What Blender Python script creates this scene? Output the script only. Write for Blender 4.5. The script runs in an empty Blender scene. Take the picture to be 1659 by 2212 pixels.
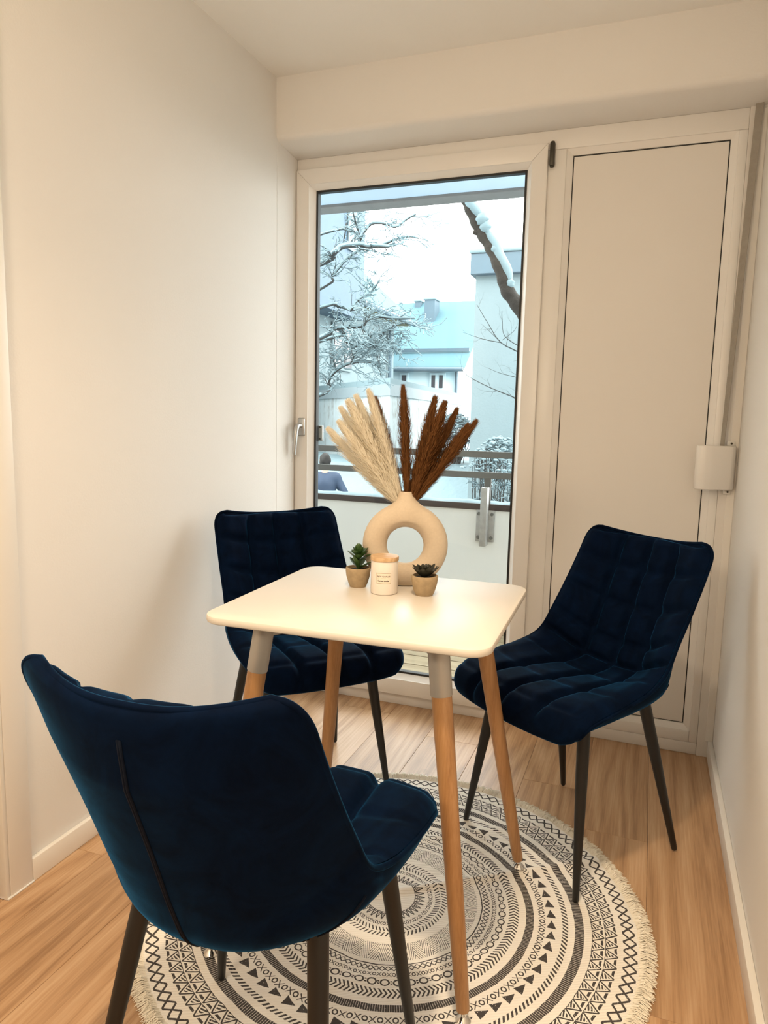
import bpy, bmesh, math, random
import numpy as np
from mathutils import Vector, Matrix

# ------------------------------------------------------------------ scene, camera, light
scene = bpy.context.scene
COL = scene.collection
rnd = random.Random(7)
YAW, PITCH, ROLL = 0.357149, -0.132806, 0.022503
CAM = Vector((1.40903, -2.68970, 1.19046)); FPX = 1533.54
_cy, _sy, _cp, _sp = math.cos(YAW), math.sin(YAW), math.cos(PITCH), math.sin(PITCH)
FWD = Vector((-_sy*_cp, _cy*_cp, _sp)); _r = Vector((_cy, _sy, 0)); _u = _r.cross(FWD)
RIGHT = _r*math.cos(ROLL) + _u*math.sin(ROLL); UP = _u*math.cos(ROLL) - _r*math.sin(ROLL)
cam_data = bpy.data.cameras.new('camera'); cam = bpy.data.objects.new('camera', cam_data); COL.objects.link(cam)
cam.matrix_world = Matrix(((RIGHT.x, UP.x, -FWD.x, CAM.x), (RIGHT.y, UP.y, -FWD.y, CAM.y), (RIGHT.z, UP.z, -FWD.z, CAM.z), (0, 0, 0, 1)))
cam_data.sensor_fit = 'VERTICAL'; cam_data.sensor_height = 36.0; cam_data.sensor_width = 27.0
cam_data.lens = FPX/2212*36.0; cam_data.clip_start = 0.02; cam_data.clip_end = 300
scene.camera = cam

world = bpy.data.worlds.new('overcast_sky'); scene.world = world; world.use_nodes = True
_bg = world.node_tree.nodes['Background']
_bg.inputs['Color'].default_value = (1.0, 0.985, 0.95, 1); _bg.inputs['Strength'].default_value = 9.0

fill_d = bpy.data.lights.new('added_fill_light', 'POINT'); fill_d.energy = 41; fill_d.color = (1.0, 0.81, 0.58); fill_d.shadow_soft_size = 0.16  # unseen fill light added behind the camera to brighten header, panel and right wall
fill_light = bpy.data.objects.new('added_fill_light', fill_d); COL.objects.link(fill_light); fill_light.location = (0.64, -2.95, 1.70)

spot_d = bpy.data.lights.new('ceiling_downlight', 'SPOT'); spot_d.energy = 138; spot_d.color = (1.0, 0.77, 0.52); spot_d.shadow_soft_size = 0.06
spot_d.spot_size = math.radians(126); spot_d.spot_blend = 1.0
spot = bpy.data.objects.new('ceiling_downlight', spot_d); COL.objects.link(spot); spot.location = (1.15, -1.90, 2.435)

scene.view_settings.view_transform = 'Standard'; scene.view_settings.look = 'None'
scene.view_settings.gamma = 1.0; scene.view_settings.use_curve_mapping = False
scene.view_settings.exposure = 0.06

# ------------------------------------------------------------------ helpers
def at(px, py, Y):
    """point of the place seen at a photograph pixel, standing at distance Y beyond the window"""
    v = RIGHT*((px-829.5)/FPX) - UP*((py-1106)/FPX) + FWD
    return CAM + v*((Y-CAM.y)/v.y)

def at_z(px, py, z):
    v = RIGHT*((px-829.5)/FPX) - UP*((py-1106)/FPX) + FWD
    return CAM + v*((z-CAM.z)/v.z)

class MB:
    """collects geometry for one mesh"""
    def __init__(s): s.v = []; s.f = []
    def add(s, v, f):
        b = len(s.v); s.v += [tuple(p) for p in v]; s.f += [tuple(i+b for i in q) for q in f]; return s
    def box(s, x0, x1, y0, y1, z0, z1):
        return s.add([(x0,y0,z0),(x1,y0,z0),(x1,y1,z0),(x0,y1,z0),(x0,y0,z1),(x1,y0,z1),(x1,y1,z1),(x0,y1,z1)],
                     [(0,3,2,1),(4,5,6,7),(0,1,5,4),(1,2,6,5),(2,3,7,6),(3,0,4,7)])
    def rbox(s, x0, x1, y0, y1, z0, z1, r=.003, seg=2):
        bm = bmesh.new(); bmesh.ops.create_cube(bm, size=1)
        for v in bm.verts: v.co = Vector(((x0+x1)/2+v.co.x*(x1-x0), (y0+y1)/2+v.co.y*(y1-y0), (z0+z1)/2+v.co.z*(z1-z0)))
        bmesh.ops.bevel(bm, geom=bm.edges[:], offset=r, segments=seg, affect='EDGES', profile=.5)
        bm.verts.index_update(); s.add([v.co[:] for v in bm.verts], [[v.index for v in f.verts] for f in bm.faces]); bm.free(); return s
    def prism(s, poly, z0, z1, axis='z'):
        n = len(poly)
        def P(a, b, c): return {'z': (a, b, c), 'y': (a, c, b), 'x': (c, a, b)}[axis]
        s.add([P(a, b, z0) for a, b in poly]+[P(a, b, z1) for a, b in poly],
              [tuple(range(n-1, -1, -1)), tuple(range(n, 2*n))]+[(i, (i+1) % n, n+(i+1) % n, n+i) for i in range(n)]); return s
    def tube(s, pts, rad, n=10, cap=True):
        pts = [Vector(p) for p in pts]; m = len(pts)
        if not hasattr(rad, '__len__'): rad = [rad]*m
        t0 = (pts[1]-pts[0]).normalized(); a = t0.orthogonal().normalized(); V = []; F = []
        for i, p in enumerate(pts):
            t = (pts[min(i+1, m-1)]-pts[max(i-1, 0)])
            t = t.normalized() if t.length > 1e-9 else t0
            a = a - t*a.dot(t); a = a.normalized() if a.length > 1e-6 else t.orthogonal().normalized(); b = t.cross(a)
            for k in range(n):
                q = 2*math.pi*k/n; V.append(p+(a*math.cos(q)+b*math.sin(q))*rad[i])
        for i in range(m-1):
            for k in range(n): F.append((i*n+k, i*n+(k+1) % n, (i+1)*n+(k+1) % n, (i+1)*n+k))
        if cap: F.append(tuple(range(n-1, -1, -1))); F.append(tuple((m-1)*n+k for k in range(n)))
        return s.add(V, F)
    def lathe(s, prof, n=40, c=(0, 0, 0), cap=True):
        V = []; F = []; m = len(prof)
        for r, z in prof:
            for k in range(n): q = 2*math.pi*k/n; V.append((c[0]+r*math.cos(q), c[1]+r*math.sin(q), c[2]+z))
        for i in range(m-1):
            for k in range(n): F.append((i*n+k, i*n+(k+1) % n, (i+1)*n+(k+1) % n, (i+1)*n+k))
        if cap: F.append(tuple(range(n-1, -1, -1))); F.append(tuple((m-1)*n+k for k in range(n)))
        return s.add(V, F)
    def mesh(s, name, mat=None, smooth=None):
        me = bpy.data.meshes.new(name); me.from_pydata(s.v, [], s.f); me.update()
        if mat: me.materials.append(mat)
        if smooth is not None:
            me.shade_smooth()
            if smooth < 179: me.set_sharp_from_angle(angle=math.radians(smooth))
        return me
    def build(s, name, mat, parent=None, smooth=None, kind=None, loc=None, rotz=None):
        return link(name, s.mesh(name, mat, smooth), parent, kind, loc, rotz)

def link(name, me, parent=None, kind=None, loc=None, rotz=None):
    o = bpy.data.objects.new(name, me); COL.objects.link(o)
    if parent: o.parent = parent
    if kind: o['kind'] = kind
    if loc is not None: o.location = loc
    if rotz is not None: o.rotation_euler = (0, 0, rotz)
    return o

def tag(o, label, cat, group=None):
    o['label'] = label; o['category'] = cat
    if group: o['group'] = group
    return o

def thing(name, label, cat, loc=(0, 0, 0), rotz=0, group=None):
    o = bpy.data.objects.new(name, None); COL.objects.link(o); o.location = loc; o.rotation_euler = (0, 0, rotz)
    o.empty_display_size = .05
    return tag(o, label, cat, group)

def struct(name, mb, mat, smooth=None, label=None):
    o = mb.build(name, mat, None, smooth, 'structure')
    if label: o['label'] = label
    return o

def copy_tree(o, parent=None):
    c = o.copy(); COL.objects.link(c); c.parent = parent
    for ch in [x for x in bpy.data.objects if x.parent == o]: copy_tree(ch, c)
    return c

# ------------------------------------------------------------------ node helpers
class NT:
    def __init__(s, name):
        s.mat = bpy.data.materials.new(name); s.mat.use_nodes = True; s.t = s.mat.node_tree; s.n = s.t.nodes
        s.bsdf = s.n['Principled BSDF']; s.out = s.n['Material Output']
    def new(s, typ, **kw):
        n = s.n.new(typ)
        for k, v in kw.items(): setattr(n, k, v)
        return n
    def put(s, sock, val):
        if isinstance(val, X): s.t.links.new(val.s, sock)
        elif isinstance(val, bpy.types.NodeSocket): s.t.links.new(val, sock)
        elif hasattr(val, '__len__') and len(val) == 3 and sock.type == 'RGBA': sock.default_value = (*val, 1)
        else: sock.default_value = val
    def math(s, op, *a):
        n = s.new('ShaderNodeMath', operation=op)
        for i, v in enumerate(a): s.put(n.inputs[i], v)
        return X(s, n.outputs[0])
    def coord(s, kind='Object'): return s.new('ShaderNodeTexCoord').outputs[kind]
    def mapping(s, vec, scale=(1, 1, 1), loc=(0, 0, 0), rot=(0, 0, 0)):
        n = s.new('ShaderNodeMapping'); s.put(n.inputs['Vector'], vec)
        n.inputs['Scale'].default_value = scale; s.put(n.inputs['Location'], loc); n.inputs['Rotation'].default_value = rot
        return n.outputs[0]
    def noise(s, vec, scale, detail=4, rough=.55, dist=0):
        n = s.new('ShaderNodeTexNoise'); s.put(n.inputs['Vector'], vec); n.inputs['Scale'].default_value = scale
        n.inputs['Detail'].default_value = detail; n.inputs['Roughness'].default_value = rough; n.inputs['Distortion'].default_value = dist
        return X(s, n.outputs['Fac'])
    def mix(s, fac, a, b):
        n = s.new('ShaderNodeMix', data_type='RGBA'); s.put(n.inputs['Factor'], fac); s.put(n.inputs['A'], a) if False else None
        s.put(n.inputs[6], a); s.put(n.inputs[7], b); return n.outputs[2]
    def ramp(s, fac, stops):
        n = s.new('ShaderNodeValToRGB'); s.put(n.inputs[0], fac); e = n.color_ramp.elements
        while len(e) < len(stops): e.new(.5)
        for el, (p, c) in zip(e, stops): el.position = p; el.color = (*c, 1)
        return n.outputs[0]
    def bump(s, h, strength=.2, dist=.002):
        n = s.new('ShaderNodeBump'); s.put(n.inputs['Height'], h); n.inputs['Strength'].default_value = strength; n.inputs['Distance'].default_value = dist
        s.t.links.new(n.outputs[0], s.bsdf.inputs['Normal'])
    def set(s, **kw):
        for k, v in kw.items(): s.put(s.bsdf.inputs[k.replace('_', ' ')], v)
        return s.mat
class X:
    def __init__(s, nt, sock): s.nt = nt; s.s = sock
    def __add__(a, b): return a.nt.math('ADD', a, b)
    def __radd__(a, b): return a.nt.math('ADD', b, a)
    def __sub__(a, b): return a.nt.math('SUBTRACT', a, b)
    def __rsub__(a, b): return a.nt.math('SUBTRACT', b, a)
    def __mul__(a, b): return a.nt.math('MULTIPLY', a, b)
    def __rmul__(a, b): return a.nt.math('MULTIPLY', b, a)
    def __truediv__(a, b): return a.nt.math('DIVIDE', a, b)
    def __lt__(a, b): return a.nt.math('LESS_THAN', a, b)
    def __gt__(a, b): return a.nt.math('GREATER_THAN', a, b)
    def __or__(a, b): return a.nt.math('MAXIMUM', a, b)
    def fr(a): return a.nt.math('FRACT', a)
    def ab(a): return a.nt.math('ABSOLUTE', a)
    def fl(a): return a.nt.math('FLOOR', a)

def flat_mat(name, col, rough=.5, metal=0, spec=.5, var=.06, scale=6, bump=0, bscale=60, bdist=.001):
    t = NT(name); c = t.coord(); nz = t.noise(c, scale, 4)
    lo = tuple(x*(1-var) for x in col); hi = tuple(min(1, x*(1+var)) for x in col)
    t.set(Base_Color=t.mix(nz, lo, hi), Roughness=rough, Metallic=metal, Specular_IOR_Level=spec)
    if bump: t.bump(t.noise(c, bscale, 3), bump, bdist)
    return t.mat

# ------------------------------------------------------------------ materials
WALL = flat_mat('painted_plaster', (.80, .78, .75), .75, var=.015, scale=3, spec=.25, bump=.25, bscale=160, bdist=.0012)
CEIL = flat_mat('ceiling_paint', (.91, .90, .87), .85, var=.015, scale=3, spec=.2, bump=.2, bscale=140, bdist=.001)
PVC = flat_mat('white_window_plastic', (.82, .80, .77), .32, var=.01, scale=4, spec=.45)
PANEL = flat_mat('white_panel', (.78, .75, .71), .45, var=.015, scale=3, spec=.4)
TRIMW = flat_mat('trim_lacquer', (.82, .79, .74), .35, var=.01, scale=3)
BLACKRUB = flat_mat('black_rubber', (.012, .013, .014), .55, var=.2)
HINGE = flat_mat('dark_hinge_metal', (.06, .055, .045), .4, metal=.7, var=.2)
ALU = flat_mat('brushed_aluminium', (.50, .50, .49), .38, metal=.85, var=.06, scale=30)
GREYMET = flat_mat('grey_painted_metal', (.46, .44, .41), .42, metal=.25, var=.04)
CHROME = flat_mat('chrome', (.75, .74, .72), .12, metal=1, var=.02)
LEGBLK = flat_mat('black_powder_coat', (.008, .0075, .007), .42, var=.15, scale=20, spec=.45)
BELT = flat_mat('grey_webbing', (.33, .30, .26), .85, var=.15, scale=60, spec=.2, bump=.4, bscale=400)

def mat_glass():
    t = NT('window_glass'); n = t.n; n.remove(t.bsdf)
    tr = t.new('ShaderNodeBsdfTransparent'); tr.inputs[0].default_value = (.96, .99, .99, 1)
    gl = t.new('ShaderNodeBsdfGlossy'); gl.inputs['Roughness'].default_value = .01; gl.inputs['Color'].default_value = (1, 1, 1, 1)
    fr = t.new('ShaderNodeFresnel'); fr.inputs[0].default_value = 1.35
    m = t.new('ShaderNodeMixShader'); t.put(m.inputs[0], X(t, fr.outputs[0])*.6); t.t.links.new(tr.outputs[0], m.inputs[1]); t.t.links.new(gl.outputs[0], m.inputs[2])
    t.t.links.new(m.outputs[0], t.out.inputs[0]); return t.mat
GLASS = mat_glass()

def mat_oak(name, c0, c1, c2, ring=1.0, rough=.42, axis=1, sx=1.0, knots=False):
    t = NT(name); co = t.coord(); oi = t.new('ShaderNodeObjectInfo').outputs['Random']
    off = t.new('ShaderNodeCombineXYZ'); rv = X(t, oi)
    t.put(off.inputs[0], rv*37.0); t.put(off.inputs[1], rv*91.0); t.put(off.inputs[2], rv*53.0)
    sc = [1, 1, 1]; sc[axis] = .10
    v = t.mapping(co, tuple(a*sx for a in sc), off.outputs[0])
    warp = t.noise(v, 3.2, 2, .5)
    sep = t.new('ShaderNodeSeparateXYZ'); t.t.links.new(v, sep.inputs[0])
    across = X(t, sep.outputs[0 if axis != 0 else 1])
    rings = ((across*15 + warp*13*ring).fr()-.5).ab()*2
    sc2 = [80, 80, 80]; sc2[axis] = 2.0
    fine = t.noise(t.mapping(co, tuple(a*sx for a in sc2), off.outputs[0]), 2.2, 4, .65)
    sc3 = [5, 5, 5]; sc3[axis] = .8
    broad = t.noise(t.mapping(co, tuple(a*sx for a in sc3), off.outputs[0]), 1.0, 3, .5)
    fac = rings*.20 + fine*.62 + broad*.22
    col = t.ramp(fac, [(.30, c0), (.53, c1), (.74, c2)])
    if knots:
        vo = t.new('ShaderNodeTexVoronoi'); vo.inputs['Scale'].default_value = 1.0; sk = [4.6, 4.6, 4.6]; sk[axis] = 1.9
        t.put(vo.inputs['Vector'], t.mapping(co, tuple(sk), off.outputs[0])); dk = X(t, vo.outputs['Distance'])
        col = t.mix((dk < .045)*.75, col, (.07, .04, .022)); col = t.mix((dk < .10)*(dk > .06)*.22, col, (.16, .085, .04))
    tone = rv*.16 + .92
    mulc = t.new('ShaderNodeMix', data_type='RGBA', blend_type='MULTIPLY'); mulc.inputs[0].default_value = 1
    comb = t.new('ShaderNodeCombineColor'); [t.put(comb.inputs[i], tone) for i in range(3)]
    t.t.links.new(col, mulc.inputs[6]); t.t.links.new(comb.outputs[0], mulc.inputs[7])
    t.set(Base_Color=mulc.outputs[2], Roughness=rough, Specular_IOR_Level=.5); t.bump(fine*.6+rings*.4, .12, .0006)
    return t
_oak = mat_oak('oak_laminate', (.29, .155, .073), (.50, .30, .158), (.62, .41, .245), rough=.36, knots=True)
OAK = _oak.mat
BEECH = mat_oak('beech_leg_wood', (.30, .145, .055), (.41, .215, .09), (.48, .27, .125), ring=.25, rough=.38, axis=2, sx=1.4).mat
LIDWOOD = mat_oak('pale_lid_wood', (.46, .28, .14), (.60, .40, .22), (.70, .50, .31), ring=.5, rough=.55, axis=0, sx=6).mat
DECK = mat_oak('deck_pine', (.17, .125, .07), (.23, .18, .105), (.28, .23, .15), ring=.6, rough=.6, axis=0).mat

def mat_velvet():
    t = NT('navy_velvet'); c = t.coord(); big = t.noise(c, 9, 4, .65, 1.6); fine = t.noise(c, 700, 2)
    nap = t.math('MULTIPLY_ADD', big, 1.7, -.35); nap.nt.n[-1].use_clamp = True
    t.set(Base_Color=t.mix(nap, (.0002, .0016, .0065), (.0009, .0072, .027)), Roughness=.85, Specular_IOR_Level=.05, Sheen_Weight=nap*.75+.25, Sheen_Roughness=.28, Sheen_Tint=(.025, .23, .54, 1))
    t.bump(fine, .15, .0006); return t.mat
VELVET = mat_velvet()
PIPING = flat_mat('navy_piping', (0.0009, 0.0036, 0.0117), .8, var=.2, scale=40, spec=.15)
TABLEW = flat_mat('white_table_lacquer', (.74, .69, .62), .40, var=.012, scale=2, spec=.5)
CERAMIC = flat_mat('matte_beige_ceramic', (0.546, 0.4524, 0.3432), .62, var=.10, scale=180, spec=.35, bump=.15, bscale=220, bdist=.0006)
STONEPOT = flat_mat('stone_pot', (.36, .27, .165), .85, var=.35, scale=70, spec=.25, bump=.5, bscale=120, bdist=.001)
SOIL = flat_mat('dark_soil', (.02, .015, .01), .95, var=.4, scale=200)
CANDLEW = flat_mat('white_candle_jar', (.74, .68, .62), .38, var=.02)
LABELP = flat_mat('label_paper', (.77, .68, .58), .6, var=.02)
INK = flat_mat('brown_ink', (.06, .035, .018), .6, var=.05)
INKL = flat_mat('light_brown_ink', (.33, .24, .16), .6, var=.05)
LEAFG = flat_mat('green_succulent', (.035, .085, .018), .42, var=.5, scale=30)
LEAFD = flat_mat('dark_succulent', (.022, .024, .016), .45, var=.35, scale=30)
CREAMP = flat_mat('cream_pampas', (.76, .66, .50), .9, var=.15, scale=60, spec=.1)
BROWNP = flat_mat('brown_pampas', (.13, .055, .018), .9, var=.35, scale=60, spec=.1)
def feathery(name, col, tr):
    m = flat_mat(name, col, .9, var=.22, scale=60, spec=.1); nt = m.node_tree; b = nt.nodes['Principled BSDF']; o = nt.nodes['Material Output']
    t = nt.nodes.new('ShaderNodeBsdfTranslucent'); t.inputs[0].default_value = (*col, 1); mx = nt.nodes.new('ShaderNodeMixShader'); mx.inputs[0].default_value = tr
    nt.links.new(b.outputs[0], mx.inputs[1]); nt.links.new(t.outputs[0], mx.inputs[2]); nt.links.new(mx.outputs[0], o.inputs[0]); return m
CREAMP = feathery('cream_pampas_hair', (.93, .86, .74), .45); BROWNP = feathery('brown_pampas_hair', (.19, .083, .029), .35)
FRINGE = flat_mat('cotton_fringe', (.88, .83, .72), .95, var=.08, scale=40, spec=.1)
SNOWG_LIT = flat_mat('brightened_ground_snow', (.160, .225, .250), .8, var=.08, scale=2, spec=.2, bump=.6, bscale=6, bdist=.05)  # lighter snow copy: brightness painted in for the shaded ground
SNOWB_LIT = flat_mat('brightened_branch_snow', (.160, .225, .250), .8, var=.05, scale=4, spec=.2)  # lighter copy of the snow: brightness painted in where little sky reaches
FASC = flat_mat('garage_fascia', (0.195, 0.24, 0.2625), .7, var=.1)
DORM = flat_mat('dormer_cladding', (0.033, 0.075, 0.117), .6, var=.15)
HOUSEW_LIT = flat_mat('brightened_house_white', (0.5418, 0.6708, 0.7224), .9, var=.04, scale=3)  # lighter copy of the stucco, brightened in colour against shade under the eave
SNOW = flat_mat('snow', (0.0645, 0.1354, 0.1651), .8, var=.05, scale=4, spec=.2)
BARK = flat_mat('bark', (0.0103, 0.007956, 0.005616), .9, var=.5, scale=25, bump=.8, bscale=40, bdist=.01)
TWIG = flat_mat('twig_bark', (0.0234, 0.02691, 0.02808), .9, var=.3, scale=10)
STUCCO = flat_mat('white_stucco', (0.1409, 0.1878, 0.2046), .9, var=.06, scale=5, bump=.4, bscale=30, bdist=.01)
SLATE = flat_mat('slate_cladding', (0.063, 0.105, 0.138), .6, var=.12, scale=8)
PARAPET = flat_mat('balcony_paint', (0.705, 0.72, 0.7126), .6, var=.03, scale=3)
CAPBRN = flat_mat('brown_cap_metal', (0.0351, 0.0234, 0.02106), .5, var=.2)
RAILMET = flat_mat('galvanised_rail', (0.1125, 0.1147, 0.1102), .5, metal=.3, var=.15, scale=30)
ZINC = flat_mat('zinc_bracket', (0.33, 0.33, 0.3225), .45, metal=.4, var=.25, scale=40)
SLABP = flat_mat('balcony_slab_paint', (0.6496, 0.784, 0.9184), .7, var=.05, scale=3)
SLABEDGE = flat_mat('slab_edge_concrete', (0.1747, 0.1693, 0.1693), .9, var=.2, scale=15)
YELLOWB = flat_mat('yellow_soffit_board', (0.2028, 0.156, 0.078), .7, var=.1)
WINDARK = flat_mat('far_window_glass', (0.039, 0.04056, 0.0507), .2, var=.1)

# ------------------------------------------------------------------ room shell
W = 1.686; H = 2.443; YB = -5.2
struct('floor', MB().box(-.3, W+.3, YB-.2, .12, -.12, -.012), flat_mat('floor_underlay', (.05, .035, .02), .9), label='oak laminate floor of long planks')
floor = bpy.data.objects['floor']
PW = .197; plank_cache = {}
cuts = {0: [-1.285, -2.6], 1: [-.70, -1.95, -3.2], 2: [-.10, -1.36, -2.6], 3: [-.92, -2.2, -3.4], 4: [-.24, -1.52, -2.8], 5: [-1.10, -2.36, -3.6],
        6: [-.42, -1.70, -3.0], 7: [-.645, -1.925, -3.2], 8: [-1.280, -2.56], 9: [-.8, -2.1]}
for i in range(10):
    x0 = max(.0, .095+(i-1)*PW); x1 = min(W, .095+i*PW)
    if x1-x0 < .005: continue
    ys = [.02]+cuts[i]+[YB]
    for a, b in zip(ys[:-1], ys[1:]):
        w_, l_ = round(x1-x0, 4), round(a-b, 4)
        if (w_, l_) not in plank_cache:
            g = .0004
            plank_cache[(w_, l_)] = MB().rbox(-w_/2+g, w_/2-g, -l_/2+g, l_/2-g, -.012, 0, .0006, 1).mesh('plank', OAK)
        link('plank', plank_cache[(w_, l_)], floor, None, ((x0+x1)/2, (a+b)/2, 0))

g = MB().rbox(-.16, -.001, -2.398, -1.515, -.012, 0, .0006, 1).build('threshold_plank', OAK, floor)
# left wall with a doorway, casing, door leaf
DY = -1.504; DEND = -2.40
lw = MB().box(-.16, 0, DY+.004, .06, -.1, H+.1).box(-.16, 0, YB-.2, DEND, -.1, H+.1).box(-.16, 0, DEND, DY+.004, 2.02, H+.1)
struct('wall_left', lw, WALL)
struct('wall_right', MB().box(W, W+.16, YB-.2, .06, -.1, H+.1), WALL)
struct('wall_rear', MB().box(-.3, W+.3, YB-.3, YB, -.1, H+.1), WALL)
struct('ceiling', MB().box(-.3, W+.3, YB-.3, .06, H, H+.15), CEIL)
struct('wall_facade', MB().box(-8, -.16, .0, .06, -1.3, 6).box(W+.16, 9, .0, .06, -1.3, 6).box(-.16, W+.16, .0, .06, H+.15, 6), flat_mat('facade_render', (.30, .30, .29), .9), None, 'outer face of the apartment house')
# header above the balcony door: rounded lower arris, soffit sloping to the frame
prof = [(-.170, H), (-.170, 2.240), (-.166, 2.231), (-.158, 2.224), (-.148, 2.220), (.001, 2.206), (.06, 2.206), (.06, H)]
struct('wall_back', MB().prism(prof, 0.0, W, 'x'), WALL, 30, 'plaster header over the balcony door')
struct('trim_1', MB().box(0, .0010, -.166, 0, .0, 2.2055), WALL, None, 'narrow plaster reveal left of the balcony door')
# strip of wall to the right of the frame
struct('trim_2', MB().box(1.634, W, -.002, .12, 0, 2.207), PANEL, None, 'plaster strip right of the window frame')
struct('trim_3', MB().rbox(1.660, W, -.004, .0, .06, 2.20, .0015, 1), TRIMW, None, 'narrow filler strip beside the belt')
struct('baseboard_left', MB().rbox(0, .0145, DY+.068, .0, 0, .062, .003), TRIMW, 30)
struct('baseboard_right', MB().rbox(W-.0165, W, YB, -.003, 0, .062, .003), TRIMW, 30)
# doorway casing + door
cas = thing('door_2', 'white door casing and leaf in the left wall', 'door'); cas['kind'] = 'structure'; del cas['category']
MB().rbox(-.001, .0135, DY, DY+.068, 0, 2.088, .003).build('casing_upright', TRIMW, cas, 30)
MB().rbox(-.001, .0135, DEND-.068, DEND, 0, 2.088, .003).build('casing_upright', TRIMW, cas, 30)
MB().rbox(-.001, .0135, DEND+.001, DY-.001, 2.02, 2.088, .003).build('casing_head', TRIMW, cas, 30)
MB().rbox(-.016, .0125, DY-.012, DY, 0, 2.02, .003).build('jamb_edge', TRIMW, cas, 30)
MB().rbox(-.16, -.017, DY-.010, DY+.003, 0, 2.02, .002).build('jamb', TRIMW, cas, 30)
MB().rbox(-.075, -.037, DEND+.01, DY-.013, .006, 2.012, .003).build('door_leaf', TRIMW, cas, 30)
MB().rbox(.0, .0165, DY-.010, DY+.070, 0, .005, .002).build('sealant_bead', WALL, cas, 30)

# ------------------------------------------------------------------ window frame, balcony door, blind panel
def mitre(x0, x1, z0, z1, w, wb=None):
    wb = wb or w
    return {'left': [(x0, z0), (x0+w, z0+wb), (x0+w, z1-w), (x0, z1)], 'right': [(x1, z0), (x1, z1), (x1-w, z1-w), (x1-w, z0+wb)],
            'top': [(x0, z1), (x0+w, z1-w), (x1-w, z1-w), (x1, z1)], 'bottom': [(x0, z0), (x1, z0), (x1-w, z0+wb), (x0+w, z0+wb)]}
def bev(me_mb, r=.0015):
    bm = bmesh.new(); me = me_mb.mesh('t'); bm.from_mesh(me); bpy.data.meshes.remove(me)
    bmesh.ops.recalc_face_normals(bm, faces=bm.faces[:]); bmesh.ops.bevel(bm, geom=bm.edges[:], offset=r, segments=2, affect='EDGES', profile=.5)
    bm.verts.index_update(); o = MB(); o.add([v.co[:] for v in bm.verts], [[v.index for v in f.verts] for f in bm.faces]); bm.free(); return o

fr = thing('window_1', 'white plastic window frame with a blind panel', 'window'); fr['kind'] = 'structure'; del fr['category']
fx0, fx1, fz1 = .0012, 1.634, 2.206
MB().rbox(fx0, fx1, .0, .075, 2.140, fz1, .003).build('frame_head', PVC, fr, 30)
MB().rbox(fx0, fx1, .0, .075, .0, .044, .003).build('frame_sill', PVC, fr, 30)
MB().rbox(fx0, .030, .002, .060, .044, 2.140, .002).build('frame_jamb', PVC, fr, 30)
MB().rbox(1.606, fx1, .0, .075, .044, 2.140, .003).build('frame_jamb', PVC, fr, 30)
MB().rbox(.985, 1.061, .0, .075, .044, 2.140, .003).build('mullion', PVC, fr, 30)
MB().rbox(1.061, 1.606, .0, .075, .044, .085, .003).build('frame_rail', PVC, fr, 30)
for k, q in mitre(1.0605, 1.6065, .0845, 2.1405, .0215).items():
    a = MB(); n = 4; inner = {'left': [1, 2], 'right': [2, 3], 'top': [1, 2], 'bottom': [2, 3]}[k]
    V = [(x, .004, z) for x, z in q]+[(x, .05, z) for x, z in q]
    for i in inner: V[i] = (V[i][0], .016, V[i][2])
    a.add(V, [(3, 2, 1, 0), (4, 5, 6, 7), (0, 1, 5, 4), (1, 2, 6, 5), (2, 3, 7, 6), (3, 0, 4, 7)])
    a.build('glazing_bead', PVC, fr)
MB().box(1.081, 1.586, .022, .05, .105, 2.119).build('panel_gasket', BLACKRUB, fr)
MB().rbox(1.0855, 1.5815, .0175, .045, .1095, 2.1145, .001, 1).build('blind_panel', PANEL, fr)
for zc in (2.121, .16):
    h = MB().rbox(1.004, 1.021, -.022, .0, zc-.040, zc+.040, .004).build('hinge', HINGE, fr, 30)
    MB().tube([(1.0125, -.012, zc-.043), (1.0125, -.012, zc+.043)], .0065, 12).build('hinge_pin', HINGE, h, 30)

dr = thing('door_1', 'white framed glazed balcony door', 'door'); dr['kind'] = 'structure'; del dr['category']
sx0, sx1, sz0, sz1 = .0036, .998, .047, 2.161
for k, q in mitre(sx0, sx1, sz0, sz1, .057, .066).items():
    bev(MB().prism(q, -.014, .040, 'y'), .0025).build('sash_rail' if k in ('top', 'bottom') else 'sash_stile', PVC, dr, 30)
gx0, gx1, gz0, gz1 = sx0+.057, sx1-.057, sz0+.066, sz1-.057
for k, q in mitre(gx0, gx1, gz0, gz1, .020).items():
    V = [(x, -.010, z) for x, z in q]+[(x, .03, z) for x, z in q]
    for i in {'left': [1, 2], 'right': [2, 3], 'top': [1, 2], 'bottom': [2, 3]}[k]: V[i] = (V[i][0], .020, V[i][2])
    MB().add(V, [(3, 2, 1, 0), (4, 5, 6, 7), (0, 1, 5, 4), (1, 2, 6, 5), (2, 3, 7, 6), (3, 0, 4, 7)]).build('glazing_bead', PVC, dr)
bx0, bx1, bz0, bz1 = gx0+.0175, gx1-.0175, gz0+.0175, gz1-.0175
for k, q in mitre(bx0, bx1, bz0, bz1, .0085).items():
    MB().prism(q, .0165, .041, 'y').build('gasket', BLACKRUB, dr)
pane = MB().box(bx0+.004, bx1-.004, .030, .034, bz0+.004, bz1-.004).build('glass_pane', GLASS, dr)
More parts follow.
